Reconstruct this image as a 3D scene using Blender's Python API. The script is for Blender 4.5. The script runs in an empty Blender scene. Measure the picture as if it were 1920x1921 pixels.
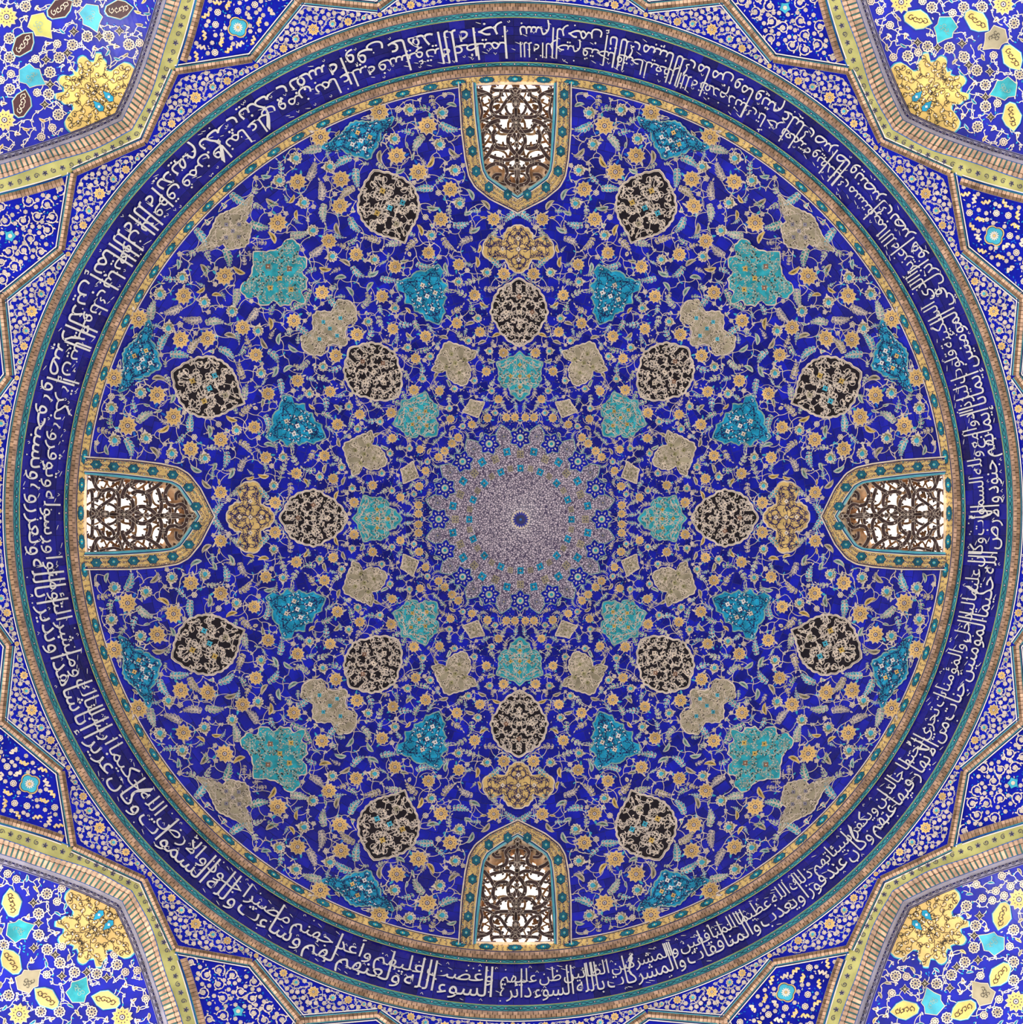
import bpy, math, random
import numpy as np
from mathutils import Vector, Matrix
PI = math.pi
scene = bpy.context.scene
COL = scene.collection
random.seed(7)
RNG = np.random.RandomState(11)

# ------------------------------------------------------------------ camera
# metres; x = photograph right, y = photograph down, z = up.  The dome axis is x = y = 0.
F = 1510.0                      # focal length in pixels of a 1920 wide frame
EYE = 1.6
VX, VY, KX, KY = 991.0, 990.3, -500.0, -560.0
cam_d = bpy.data.cameras.new('camera')
cam = bpy.data.objects.new('camera', cam_d)
COL.objects.link(cam)
cam.location = (-KX / F, -KY / F, EYE)
cam.rotation_euler = (PI, 0, 0)
cam_d.sensor_fit = 'HORIZONTAL'
cam_d.sensor_width = 36
cam_d.lens = F / 1920 * 36
cam_d.shift_x = -(VX - 960) / 1920
cam_d.shift_y = (VY - 960.5) / 1920
cam_d.clip_start = 0.1
cam_d.clip_end = 500
scene.camera = cam

# ------------------------------------------------------------------ daylight
w = bpy.data.worlds.new('daylight')
scene.world = w
w.use_nodes = True
nt = w.node_tree
bg = nt.nodes['Background']
tc = nt.nodes.new('ShaderNodeTexCoord')
sep = nt.nodes.new('ShaderNodeSeparateXYZ')
nt.links.new(tc.outputs['Generated'], sep.inputs[0])
mr = nt.nodes.new('ShaderNodeMapRange')
mr.inputs[1].default_value = -0.15
mr.inputs[2].default_value = 0.15
nt.links.new(sep.outputs[2], mr.inputs[0])
mx = nt.nodes.new('ShaderNodeMix')
mx.data_type = 'RGBA'
mx.inputs[6].default_value = (1.42, 1.36, 1.30, 1)      # sunlit court below the horizon
mx.inputs[7].default_value = (2.6, 2.35, 2.15, 1)       # hazy bright sky
nt.links.new(mr.outputs[0], mx.inputs[0])
nt.links.new(mx.outputs[2], bg.inputs[0])
bg.inputs[1].default_value = 1.0

def area_light(name, loc, target, size, power, color):
    d = bpy.data.lights.new(name, 'AREA')
    d.shape = 'DISK'
    d.size = size
    d.energy = power
    d.color = color
    o = bpy.data.objects.new(name, d)
    COL.objects.link(o)
    o.location = loc
    o.rotation_euler = (Vector(target) - Vector(loc)).to_track_quat('-Z', 'Y').to_euler()
    return o
# added fill lamp out of view, shining up from the lower left
area_light('fill_lower_left', (-8, 11, 3), (5, -6, 24), 7, 1500, (1, .97, .93))

vs = scene.view_settings
vs.view_transform = 'Standard'
vs.look = 'None'
vs.gamma = 1
vs.exposure = 0.6
vs.use_curve_mapping = False

# ------------------------------------------------------------------ materials
MATS = {}
def glaze(name, col, rough=.3, var=.25, scale=2.2, tone=0.0, bump=.05, attr=False):
    m = bpy.data.materials.new(name)
    m.use_nodes = True
    n = m.node_tree
    b = n.nodes['Principled BSDF']
    b.inputs['Roughness'].default_value = rough
    b.inputs['Specular IOR Level'].default_value = .42 if 'tile' in name else .22
    geo = n.nodes.new('ShaderNodeNewGeometry')
    no = n.nodes.new('ShaderNodeTexNoise')
    no.inputs['Scale'].default_value = scale
    no.inputs['Detail'].default_value = 4
    n.links.new(geo.outputs['Position'], no.inputs['Vector'])
    mrr = n.nodes.new('ShaderNodeMapRange')
    mrr.inputs[1].default_value = .3
    mrr.inputs[2].default_value = .7
    mrr.inputs[3].default_value = 1 - var
    mrr.inputs[4].default_value = 1 + var
    n.links.new(no.outputs[0], mrr.inputs[0])
    fac = mrr.outputs[0]
    if tone:
        if attr:
            a = n.nodes.new('ShaderNodeAttribute')
            a.attribute_name = 'tone'
            rnd = a.outputs['Fac']
        else:
            a = n.nodes.new('ShaderNodeObjectInfo')
            rnd = a.outputs['Random']
        m2 = n.nodes.new('ShaderNodeMapRange')
        m2.inputs[3].default_value = 1 - tone
        m2.inputs[4].default_value = 1 + tone
        n.links.new(rnd, m2.inputs[0])
        mu = n.nodes.new('ShaderNodeMath')
        mu.operation = 'MULTIPLY'
        n.links.new(fac, mu.inputs[0])
        n.links.new(m2.outputs[0], mu.inputs[1])
        fac = mu.outputs[0]
    vm = n.nodes.new('ShaderNodeVectorMath')
    vm.operation = 'SCALE'
    vm.inputs[0].default_value = col[:3]
    n.links.new(fac, vm.inputs['Scale'])
    n.links.new(vm.outputs[0], b.inputs['Base Color'])
    if bump:
        bp = n.nodes.new('ShaderNodeBump')
        bp.inputs['Strength'].default_value = bump
        bp.inputs['Distance'].default_value = .02
        n2 = n.nodes.new('ShaderNodeTexNoise')
        n2.inputs['Scale'].default_value = 9
        n.links.new(geo.outputs['Position'], n2.inputs['Vector'])
        n.links.new(n2.outputs[0], bp.inputs['Height'])
        n.links.new(bp.outputs[0], b.inputs['Normal'])
    MATS[name] = m
    return m
BLUE = (.0040, .008, .33)
glaze('cobalt_tile', BLUE, .22, .35, 1.6, .38)
glaze('cobalt_tile_field', BLUE, .22, .35, 1.6, .38, attr=True)
glaze('navy_tile', (.006, .007, .19), .2, .3, 2, .45)
glaze('navy_tile_field', (.006, .007, .19), .2, .3, 2, .45, attr=True)
glaze('cobalt_panel', (.005, .010, .34), .28, .35, 1.8)
glaze('grout', (.07, .07, .22), .8, .2)
glaze('cream', (.72, .60, .46), .4, .25, 3)
glaze('blossom_cream', (.78, .66, .52), .4, .2, 3)
glaze('vine_cream', (.66, .56, .46), .4, .2, 3)
glaze('yellow', (.74, .47, .16), .4, .3, 1.6)
glaze('ochre', (.60, .40, .10), .4, .25, 3)
glaze('turquoise', (.015, .31, .50), .25, .4, 3)
glaze('light_turquoise', (.06, .40, .52), .3, .3, 3)
glaze('teal', (.03, .36, .42), .28, .4, 3.5)
glaze('deep_teal', (.015, .13, .17), .3, .4, 3)
glaze('teal_green', (.05, .30, .30), .3, .3, 3)
glaze('sage', (.27, .42, .36), .4, .3, 3)
glaze('leaf_blue', (.01, .12, .50), .3, .3, 3)
glaze('tan', (.36, .31, .20), .4, .3, 2)
glaze('olive_tan', (.33, .30, .14), .4, .3, 2)
glaze('sand_yellow', (.70, .48, .17), .4, .25, 2)
glaze('black', (.016, .012, .014), .3, .3, 3)
glaze('navy', (.012, .012, .10), .3, .3, 3)
glaze('rust', (.25, .13, .08), .5, .3, 3)
glaze('white', (.80, .77, .72), .35, .1, 3)
glaze('letter_white', (.78, .75, .68), .35, .12, 3)
glaze('brick', (.46, .29, .19), .8, .4, 3, .25)
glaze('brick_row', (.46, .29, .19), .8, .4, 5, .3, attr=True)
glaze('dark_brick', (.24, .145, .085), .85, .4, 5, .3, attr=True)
glaze('mortar', (.42, .33, .26), .9, .2)
glaze('green_brick', (.03, .13, .11), .3, .3)
glaze('sage_yellow', (.44, .42, .15), .4, .3, 2)
glaze('grey_violet', (.27, .25, .30), .4, .25, 3)
glaze('cyan_line', (.10, .42, .50), .3, .2)
glaze('lattice_dark', (.060, .035, .030), .5, .5, 6)
glaze('lattice_back_sunlit', (.80, .50, .26), .8, .3, 3)  # sunlight on the rear bars is put into this colour
glaze('reveal_sunlit_brick', (.85, .62, .40), .85, .35, 4)  # brick paled so the reveal looks sunlit; the sunlight is in the colour
glaze('maroon', (.06, .02, .025), .35, .3)
glaze('lime', (.46, .45, .12), .35, .3)
glaze('mustard', (.78, .54, .16), .35, .25)

def scroll_ground(name, c1, c2, scale, lo, hi):
    """glazed mosaic too fine to tell apart: small light scrolls on a darker ground"""
    m = bpy.data.materials.new(name)
    m.use_nodes = True
    n = m.node_tree
    b = n.nodes['Principled BSDF']
    b.inputs['Roughness'].default_value = .4
    geo = n.nodes.new('ShaderNodeNewGeometry')
    v = n.nodes.new('ShaderNodeTexVoronoi')
    v.feature = 'DISTANCE_TO_EDGE'
    v.inputs['Scale'].default_value = scale
    no = n.nodes.new('ShaderNodeTexNoise')
    no.inputs['Scale'].default_value = scale * 1.3
    ad = n.nodes.new('ShaderNodeVectorMath')
    ad.operation = 'ADD'
    sc = n.nodes.new('ShaderNodeVectorMath')
    sc.operation = 'SCALE'
    sc.inputs['Scale'].default_value = .9 / scale
    n.links.new(geo.outputs['Position'], no.inputs['Vector'])
    n.links.new(no.outputs['Color'], sc.inputs[0])
    n.links.new(geo.outputs['Position'], ad.inputs[0])
    n.links.new(sc.outputs[0], ad.inputs[1])
    n.links.new(ad.outputs[0], v.inputs['Vector'])
    mrr = n.nodes.new('ShaderNodeMapRange')
    mrr.inputs[1].default_value = lo
    mrr.inputs[2].default_value = hi
    n.links.new(v.outputs['Distance'], mrr.inputs[0])
    mxx = n.nodes.new('ShaderNodeMix')
    mxx.data_type = 'RGBA'
    mxx.inputs[6].default_value = (*c1, 1)
    mxx.inputs[7].default_value = (*c2, 1)
    n.links.new(mrr.outputs[0], mxx.inputs[0])
    n.links.new(mxx.outputs[2], b.inputs['Base Color'])
    MATS[name] = m
scroll_ground('white_mosaic', (.05, .03, .09), (.72, .62, .66), 10.5, .06, .20)

# ------------------------------------------------------------------ the surface everything lies on
# meridian of dome, drum and transition walls: (radius, height above the eye)
ctrl = [(0, 36.0), (1.5, 35.6), (3.6, 34.3), (6.2, 31.95), (8.3, 29.3), (9.8, 26.5), (10.62, 24.0), (10.93, 22.0), (11.0, 20.55)]
def catmull(P, n=12, closed=False):
    P = np.array(P, float)
    if closed:
        Q = np.vstack([P[-1], P, P[0], P[1]])
    else:
        Q = np.vstack([2 * P[0] - P[1], P, 2 * P[-1] - P[-2]])
    out = []
    for i in range(1, len(Q) - 2):
        a, b, c, d = Q[i - 1], Q[i], Q[i + 1], Q[i + 2]
        for k in range(n):
            t = k / n
            out.append(.5 * ((2 * b) + (c - a) * t + (2 * a - 5 * b + 4 * c - d) * t * t + (3 * b - a - 3 * c + d) * t ** 3))
    if not closed:
        out.append(Q[-2])
    return np.array(out)
mer = catmull([(-1.5, 35.6)] + ctrl, 20)[20:]
wall = []
for z in np.arange(20.5, 17.7, -.1):
    wall.append((11.0 + .15 * min(1, (20.5 - z) / .6), z))
for z in np.arange(17.7, 9.0, -.2):
    wall.append((11.15 + .25 * (17.7 - z), z))
mer = np.vstack([mer, wall])
Rr, Zz = mer[:, 0], mer[:, 1]
rp = F * Rr / Zz
keep = np.concatenate([[True], np.diff(np.maximum.accumulate(rp)) > 1e-6])
Rr, Zz, rp = Rr[keep], Zz[keep], rp[keep]
dR, dZ = np.gradient(Rr), np.gradient(Zz)
ln = np.hypot(dR, dZ)
nR, nZ = dZ / ln, -dR / ln          # inward normal

def surf(x, y, h):
    """(x, y) = direction seen from the eye under the axis, h = distance off the surface; -> metres"""
    x = np.asarray(x, float); y = np.asarray(y, float); h = np.asarray(h, float) + 0 * x
    r = np.hypot(x, y)
    th = np.arctan2(y, x)
    q = r.copy()
    for _ in range(5):
        R = np.interp(q, rp, Rr) + h * np.interp(q, rp, nR)
        Z = np.interp(q, rp, Zz) + h * np.interp(q, rp, nZ)
        q = np.clip(q + (r - F * R / Z), 0, rp[-1])
    R = np.interp(q, rp, Rr) + h * np.interp(q, rp, nR)
    Z = np.interp(q, rp, Zz) + h * np.interp(q, rp, nZ)
    return np.stack([R * np.cos(th), R * np.sin(th), Z + EYE], -1)

def canon(px, py):
    """photograph point -> (angle in degrees, r) about the axis"""
    r = 500.0
    for _ in range(8):
        z = np.interp(r, rp, Zz)
        x = px - VX - KX / z
        y = py - VY - KY / z
        r = math.hypot(x, y)
    return math.degrees(math.atan2(y, x)) % 360, r
def cpt(px, py, axis):
    a, r = canon(px, py)
    a = math.radians(a - axis)
    return r * math.cos(a), r * math.sin(a)

# ------------------------------------------------------------------ mesh collector
class MB:
    def __init__(s):
        s.p = []; s.f = []; s.m = []; s.names = []; s.tone = []
    def mi(s, name):
        if name not in s.names:
            s.names.append(name)
        return s.names.index(name)
    def add(s, pts, faces, mat, tone=.5):
        o = len(s.p)
        s.p.extend(pts)
        k = s.mi(mat)
        for f in faces:
            s.f.append([i + o for i in f])
            s.m.append(k)
            s.tone.append(tone)
    def fan(s, c, ring, mat, h, rings=1):
        n = len(ring)
        pts = [(c[0], c[1], h)]
        for k in range(1, rings + 1):
            t = k / rings
            pts += [(c[0] + (p[0] - c[0]) * t, c[1] + (p[1] - c[1]) * t, h) for p in ring]
        fs = [[0, 1 + i, 1 + (i + 1) % n] for i in range(n)]
        for k in range(1, rings):
            a, b = 1 + (k - 1) * n, 1 + k * n
            fs += [[a + i, b + i, b + (i + 1) % n, a + (i + 1) % n] for i in range(n)]
        s.add(pts, fs, mat)
    def disc(s, x, y, r, mat, h, n=8, ph=0, sx=1, ang=0):
        ca, sa = math.cos(ang), math.sin(ang)
        ring = []
        for i in range(n):
            a = ph + 2 * PI * i / n
            u, v = r * sx * math.cos(a), r * math.sin(a)
            ring.append((x + u * ca - v * sa, y + u * sa + v * ca))
        if r > 6:
            return s.fan((x, y), ring, mat, h, 2)
        s.add([(q[0], q[1], h) for q in ring], [list(range(n))], mat)
    def ribbon(s, pts, wd, mat, h, closed=False):
        P = np.array(pts, float)
        n = len(P)
        if closed:
            d = np.roll(P, -1, 0) - np.roll(P, 1, 0)
        else:
            d = np.gradient(P, axis=0)
        L = np.hypot(d[:, 0], d[:, 1]) + 1e-9
        nx, ny = -d[:, 1] / L, d[:, 0] / L
        W = np.ones(n) * np.array(wd, float) / 2
        a = [(P[i, 0] + nx[i] * W[i], P[i, 1] + ny[i] * W[i], h) for i in range(n)]
        b = [(P[i, 0] - nx[i] * W[i], P[i, 1] - ny[i] * W[i], h) for i in range(n)]
        fs = [[i, (i + 1) % n, n + (i + 1) % n, n + i] for i in range(n if closed else n - 1)]
        s.add(a + b, fs, mat)
    def strip(s, A, B, mat, ha, hb, closed=False):
        n = len(A)
        s.add([(p[0], p[1], ha) for p in A] + [(p[0], p[1], hb) for p in B],
              [[i, (i + 1) % n, n + (i + 1) % n, n + i] for i in range(n if closed else n - 1)], mat)
    def leaf(s, x, y, ang, L, W, mat, h):
        c, d = math.cos(ang), math.sin(ang)
        q = [(0, 0), (.35, .5), (.7, .38), (1, 0), (.7, -.38), (.35, -.5)]
        s.add([(x + L * u * c - W * v * d, y + L * u * d + W * v * c, h) for u, v in q], [[0, 1, 2, 3, 4, 5]], mat)
    def mesh(s, name, mirror=False, centre=None, raw=False):
        P = np.array(s.p, float)
        if len(P) == 0:
            P = np.zeros((0, 3))
        if raw:
            V = P
        else:
            V = surf(P[:, 0], P[:, 1] * (-1 if mirror else 1), P[:, 2])
        if centre is not None:
            V = V - np.array(centre)
        me = bpy.data.meshes.new(name)
        me.from_pydata(V.tolist(), [], s.f if not mirror else [f[::-1] for f in s.f])
        for nme in s.names:
            me.materials.append(MATS[nme])
        me.polygons.foreach_set('material_index', s.m)
        if len(set(s.tone)) > 1:
            at = me.attributes.new('tone', 'FLOAT', 'FACE')
            at.data.foreach_set('value', s.tone)
        me.update()
        return me

def link(name, me, parent=None, rot=0.0, centre=(0, 0, 0), **kw):
    o = bpy.data.objects.new(name, me)
    COL.objects.link(o)
    c = Matrix.Rotation(rot, 4, 'Z') @ Vector(centre)
    o.location = c
    o.rotation_euler = (0, 0, rot)
    if parent is not None:
        o.parent = parent
    for k, v in kw.items():
        o[k] = v
    return o
def tag(o, label, cat, group=None):
    o['label'] = label
    o['category'] = cat
    if group:
        o['group'] = group

def pol(r, deg):
    a = math.radians(deg)
    return (r * math.cos(a), r * math.sin(a))
def circle(r, n=256, a0=0, a1=360):
    return [pol(r, a0 + (a1 - a0) * i / (n if a1 - a0 == 360 else n - 1)) for i in range(n)]
def inside(pt, poly):
    x, y = pt
    c = False
    n = len(poly)
    for i in range(n):
        x1, y1 = poly[i]; x2, y2 = poly[i - 1]
        if (y1 > y) != (y2 > y) and x < (x2 - x1) * (y - y1) / (y2 - y1) + x1:
            c = not c
    return c

# ------------------------------------------------------------------ regions of the photograph used for picks
REG = {1: (960, 960, .27473), 2: (960, 1200, .31136), 3: (1240, 1200, .27473), 4: (1060, 1440, .31136), 5: (1360, 1400, .27473),
       'w': (860, 140, .125), 't': (1440, 0, .25)}
def pk(reg, pts):
    X, Y, s = REG[reg]
    return [(X + a * s, Y + b * s) for a, b in pts]

# ------------------------------------------------------------------ window outlines (local: +x = down the dome wall, axis = 0 deg)
def win_half(pts, reg='w'):
    P = pk(reg, pts) if reg else pts
    out = []
    for a, b in P:
        x, y = cpt(a, b, 270)
        out.append((x, abs(y)))
    out[-1] = (out[-1][0], 0)
    return out
opening_h = win_half([(270, 185), (310, 600), (345, 900), (375, 1250), (400, 1430), (470, 1540), (700, 1690), (965, 1820)])
frame_h = win_half([(222, 165), (250, 600), (295, 1000), (335, 1300), (365, 1450), (430, 1570), (650, 1730), (965, 1870)])
outer_h = win_half([(861, 165), (866, 245), (873, 300), (880, 332), (892, 352), (920, 374), (950, 389), (981, 400)], None)
opening_h[0] = (807, opening_h[0][1]); frame_h[0] = (809, frame_h[0][1]); outer_h[0] = (806, outer_h[0][1])
def dense(P, n):
    P = np.array(P); d = np.r_[0, np.cumsum(np.hypot(*np.diff(P, axis=0).T))]
    t = np.linspace(0, d[-1], n)
    return [(np.interp(a, d, P[:, 0]), np.interp(a, d, P[:, 1])) for a in t]
def full(half, n=24):
    h = dense(half, n)
    return h + [(a, -b) for a, b in h[::-1][1:]]
OPEN, FRAME, OUTER = full(opening_h), full(frame_h), full(outer_h)

def near_window(x, y, grow=0):
    """point anywhere -> is it inside one of the four window borders"""
    a = math.degrees(math.atan2(y, x)) % 90
    if a > 45: a -= 90
    r = math.hypot(x, y)
    u, v = pol(r, a)
    return inside((u, abs(v) - grow if abs(v) > grow else 0), OUTER) or (grow and inside((u + grow, v), OUTER))

# ================================================================== CEILING: grout shell + tiles
ceil_mb = MB()
NA = 240
rs = list(np.r_[0.5, np.arange(12, 812, 8)])
pts = []
for r in rs:
    pts += [(*pol(r, 360 * i / NA), -.02) for i in range(NA)]
fs = []
for k in range(len(rs) - 1):
    for i in range(NA):
        xm, ym = pol((rs[k] + rs[k + 1]) / 2, 360 * (i + .5) / NA)
        a = (360 * (i + .5) / NA + 45) % 90 - 45
        u, v = pol((rs[k] + rs[k + 1]) / 2, a)
        if inside((u - 3, abs(v) - 4 if abs(v) > 4 else 0), FRAME) or inside((u, v), FRAME):
            continue
        fs.append([k * NA + i, k * NA + (i + 1) % NA, (k + 1) * NA + (i + 1) % NA, (k + 1) * NA + i])
ceil_mb.add(pts, fs, 'grout')
ceiling = link('ceiling', ceil_mb.mesh('ceiling'), kind='structure')

def tile_pts(r0, r1, a0, a1, g=.35, h=0.0, n=1):
    ga = math.degrees(g / ((r0 + r1) / 2))
    ps = [pol(r0 + g, a0 + ga), pol(r0 + g, a1 - ga), pol(r1 - g, a1 - ga), pol(r1 - g, a0 + ga)]
    return [(x, y, h) for x, y in ps] + [(x, y, h - .018) for x, y in ps]
TF = [[3, 2, 1, 0], [0, 1, 5, 4], [1, 2, 6, 5], [2, 3, 7, 6], [3, 0, 4, 7]]
# courses of the dome: equal steps of 0.42 m along the meridian
arc = np.r_[0, np.cumsum(np.hypot(np.diff(Rr), np.diff(Zz)))]
s_of = lambda r: np.interp(r, rp, arc)
r_of = lambda s: np.interp(s, arc, rp)
courses = []
s0, s1 = s_of(150), s_of(806)
nC = int((s1 - s0) / .42)
edges = [float(r_of(s0 + (s1 - s0) * k / nC)) for k in range(nC + 1)]
single = 0
field = MB()
for k in range(nC - 1, -1, -1):
    r0, r1 = edges[k], edges[k + 1]
    R = float(np.interp((r0 + r1) / 2, rp, Rr))
    n = max(24, int(round(2 * PI * R / .42 / 8)) * 8)
    st = 360 / n
    for i in range(n):
        a = i * st + (st / 2 if k % 2 else 0)
        bad = False
        for (rr_, aa_) in ((r0, a), (r0, a + st), (r1, a), (r1, a + st), ((r0 + r1) / 2, a + st / 2)):
            aq = (aa_ + 45) % 90 - 45
            u, v = pol(rr_, aq)
            if inside((u, v), OUTER):
                bad = True
        if bad:
            allin = all(inside(pol(rr_, (aa_ + 45) % 90 - 45), FRAME) for rr_, aa_ in ((r0, a), (r0, a + st), (r1, a), (r1, a + st)))
            anyf = any(inside(pol(rr_, (aa_ + 45) % 90 - 45), FRAME) for rr_, aa_ in ((r0, a), (r0, a + st), (r1, a), (r1, a + st), (r0, a + st / 2)))
            if anyf:
                continue
        if single < 300 and not bad:
            if single == 0 or key != (k,):
                key = (k,)
                mb = MB(); mb.add(tile_pts(r0, r1, -st / 2, st / 2), TF, 'cobalt_tile')
                cc = surf((r0 + r1) / 2, 0.0, 0.0)
                tm = mb.mesh('tile', centre=cc)
            link('tile', tm, ceiling, math.radians(a + st / 2), cc)
            single += 1
        else:
            field.add(tile_pts(r0, r1, a, a + st), TF, 'cobalt_tile_field', random.random())
link('tile_field', field.mesh('tile_field'), ceiling, kind='stuff')

# ================================================================== ornament primitives
H1, H2, H3, H4 = .012, .020, .028, .036
def squash(x, y):
    return 1
def rosette(mb, x, y, R, a=0.0, body='yellow', n=10, elong=1.0, rad_ang=None):
    """serrated many-petalled flower with a ring of dark specks"""
    if rad_ang is None:
        rad_ang = math.atan2(y, x)
    def star(ro, ri, hh, mat, nn):
        ring = []
        for i in range(2 * nn):
            q = a + PI * i / nn
            r = ro if i % 2 == 0 else ri
            u, v = r * math.cos(q), r * math.sin(q) * elong
            c, s = math.cos(rad_ang), math.sin(rad_ang)
            ring.append((x + u * c - v * s, y + u * s + v * c))
        mb.fan((x, y), ring, mat, hh)
    star(R * 1.12, R * .84, H2, 'cream', n)
    star(R, R * .74, H3, body, n)
    for i in range(n):
        q = a + 2 * PI * (i + .5) / n
        mb.disc(x + R * .56 * math.cos(q), y + R * .56 * math.sin(q), R * .075, 'navy', H3 + .005, 4)
    mb.disc(x, y, R * .30, 'navy', H3 + .006, 8)
    mb.disc(x, y, R * .21, 'blossom_cream', H3 + .010, 8)
    mb.disc(x, y, R * .10, 'navy', H3 + .014, 6)
def palmette(mb, x, y, R, a):
    """round flower with toothed pale rim and turquoise eye"""
    ring = []
    for i in range(20):
        q = a + PI * i / 10
        r = R * (1.05 if i % 2 else .86)
        ring.append((x + r * math.cos(q), y + r * math.sin(q)))
    mb.fan((x, y), ring, 'cream', H2)
    for i in range(9):
        q = a + .5 + 4.9 * i / 8 
        mb.disc(x + R * .74 * math.cos(q), y + R * .74 * math.sin(q), R * .10, 'black', H2 + .005, 4)
    mb.disc(x + R * .1 * math.cos(a), y + R * .1 * math.sin(a), R * .62, 'olive_tan', H2 + .007, 10)
    mb.disc(x - R * .1 * math.cos(a), y - R * .1 * math.sin(a), R * .52, 'cream', H3, 10)
    mb.disc(x - R * .1 * math.cos(a), y - R * .1 * math.sin(a), R * .42, 'light_turquoise', H3 + .004, 10)
    mb.leaf(x, y, a, R * .5, R * .3, 'teal', H3 + .008)
    mb.leaf(x + R * .7 * math.cos(a), y + R * .7 * math.sin(a), a, R * .75, R * .4, 'cream', H2)
def small_flower(mb, x, y, R, a=0, col='blossom_cream', n=6):
    for i in range(n):
        q = a + 2 * PI * i / n
        mb.disc(x + R * .62 * math.cos(q), y + R * .62 * math.sin(q), R * .42, col, H2, 6, q)
    for i in range(n):
        q = a + 2 * PI * i / n
        mb.disc(x + R * .62 * math.cos(q), y + R * .62 * math.sin(q), R * .17, 'navy', H2 + .006, 4)
    mb.disc(x, y, R * .30, col, H2 + .004, 6)
    mb.disc(x, y, R * .14, 'navy', H2 + .009, 4)
FILL = ['sage', 'light_turquoise', 'tan', 'teal_green', 'sage', 'grey_violet', 'light_turquoise']
def fern(mb, x, y, ang, L, curl=.0, pal=None):
    """spray of small serrated leaflets on a curved stem"""
    n = max(4, int(L / 5.6))
    fill = pal or random.choice(FILL)
    px, py, a = x, y, ang
    st = L / n
    spine = [(px, py)]
    for i in range(n):
        t = i / (n - 1)
        ww = L * (.34 - .16 * abs(t - .35) * 1.6)
        for sgn in (-1, 1):
            la = a + sgn * (.85 - .25 * t)
            mb.leaf(px, py, la, ww, ww * .58, 'cream', H1 + .004 + .0004 * i)
            mb.leaf(px + ww * .2 * math.cos(la), py + ww * .2 * math.sin(la), la, ww * .72, ww * .38, fill, H1 + .010)
            if i % 2 == 0:
                mb.disc(px + ww * .45 * math.cos(la), py + ww * .45 * math.sin(la), ww * .07, 'navy', H1 + .014, 4)
        px += st * math.cos(a); py += st * math.sin(a)
        a += curl / n
        spine.append((px, py))
    mb.leaf(px, py, a, L * .2, L * .10, 'vine_cream', H1 + .005)
    mb.ribbon(spine, 1.0, 'vine_cream', H2)
def saz(mb, x, y, ang, L, W, mat='ochre', curl=.9):
    """single curved leaf with a dark vein"""
    P = []
    a = ang; px, py = x, y
    n = 6
    for i in range(n + 1):
        P.append((px, py)); px += L / n * math.cos(a); py += L / n * math.sin(a); a += curl / n
    wd = np.array([.1, .65, 1, .95, .75, .45, .02])
    mb.ribbon(P, wd * W + 1.2 * (wd > .05), 'cream', H1 + .005)
    mb.ribbon(P, wd * W * .8, mat, H2)
    mb.ribbon(P[1:5], np.array([.02, .2, .16, .02]) * W, 'black', H2 + .006)
def bud(mb, x, y, ang, L, mat='cream', in_='teal'):
    mb.leaf(x, y, ang, L, L * .5, mat, H1 + .004)
    mb.leaf(x + L * .2 * math.cos(ang), y + L * .2 * math.sin(ang), ang, L * .5, L * .2, in_, H2)
    for s_ in (-1, 1):
        mb.leaf(x, y, ang + s_ * 1.0, L * .55, L * .25, mat, H1 + .003)
def arc_line(mb, A, B, bulge, wd, mat, h, n=7):
    A = np.array(A, float); B = np.array(B, float)
    d = B - A
    nrm = np.array([-d[1], d[0]])
    P = [A + d * t + nrm * bulge * 4 * t * (1 - t) for t in np.linspace(0, 1, n)]
    mb.ribbon(P, wd, mat, h)
def spiral(mb, x, y, r, a0, turns, wd, mat, h, sgn=1, leafmat=None, n=14):
    P = []
    for i in range(n):
        t = i / (n - 1)
        rr = r * (1 - .72 * t)
        q = a0 + sgn * turns * 2 * PI * t
        P.append((x + rr * math.cos(q), y + rr * math.sin(q)))
    mb.ribbon(P, wd, mat, h)
    if leafmat:
        for i in range(1, n - 1, 2):
            q = a0 + sgn * turns * 2 * PI * i / (n - 1)
            la = q + sgn * (PI / 2 + (.6 if i % 4 == 1 else -.7))
            mb.leaf(P[i][0], P[i][1], la, r * .48, r * .26, leafmat, h + .002)
    return P

# ================================================================== medallions
def radial_profile(poly, c, N=96, sym=True):
    P = np.array(poly) - np.array(c)
    out = np.zeros(N)
    for k in range(N):
        q = 2 * PI * k / N
        d = np.array([math.cos(q), math.sin(q)])
        best = 0
        for i in range(len(P)):
            a, b = P[i - 1], P[i]
            e = b - a
            den = d[0] * e[1] - d[1] * e[0]
            if abs(den) < 1e-9:
                continue
            t = (a[0] * e[1] - a[1] * e[0]) / den
            u = (a[0] * d[1] - a[1] * d[0]) / den
            if t > 0 and -1e-6 <= u <= 1 + 1e-6:
                best = max(best, t)
        out[k] = best
    if sym:
        o2 = out[(-np.arange(N)) % N]
        if sym == 'pos': o2 = np.where(np.arange(N) <= N // 2, out, o2); out = o2
        elif sym == 'neg': out = np.where(np.arange(N) <= N // 2, o2, out)
        else: out = (out + o2) / 2
    return out
def region_poly(reg, pts, axis, half=False, swap=False):
    P = pk(reg, pts)
    Q = [cpt(a, b, axis) for a, b in P]
    if half:
        Q = [(a, abs(b)) for a, b in Q]
        Q[0] = (Q[0][0], 0); Q[-1] = (Q[-1][0], 0)
        Q = Q + [(a, -b) for a, b in Q[::-1][1:-1]]
    return Q

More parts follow.
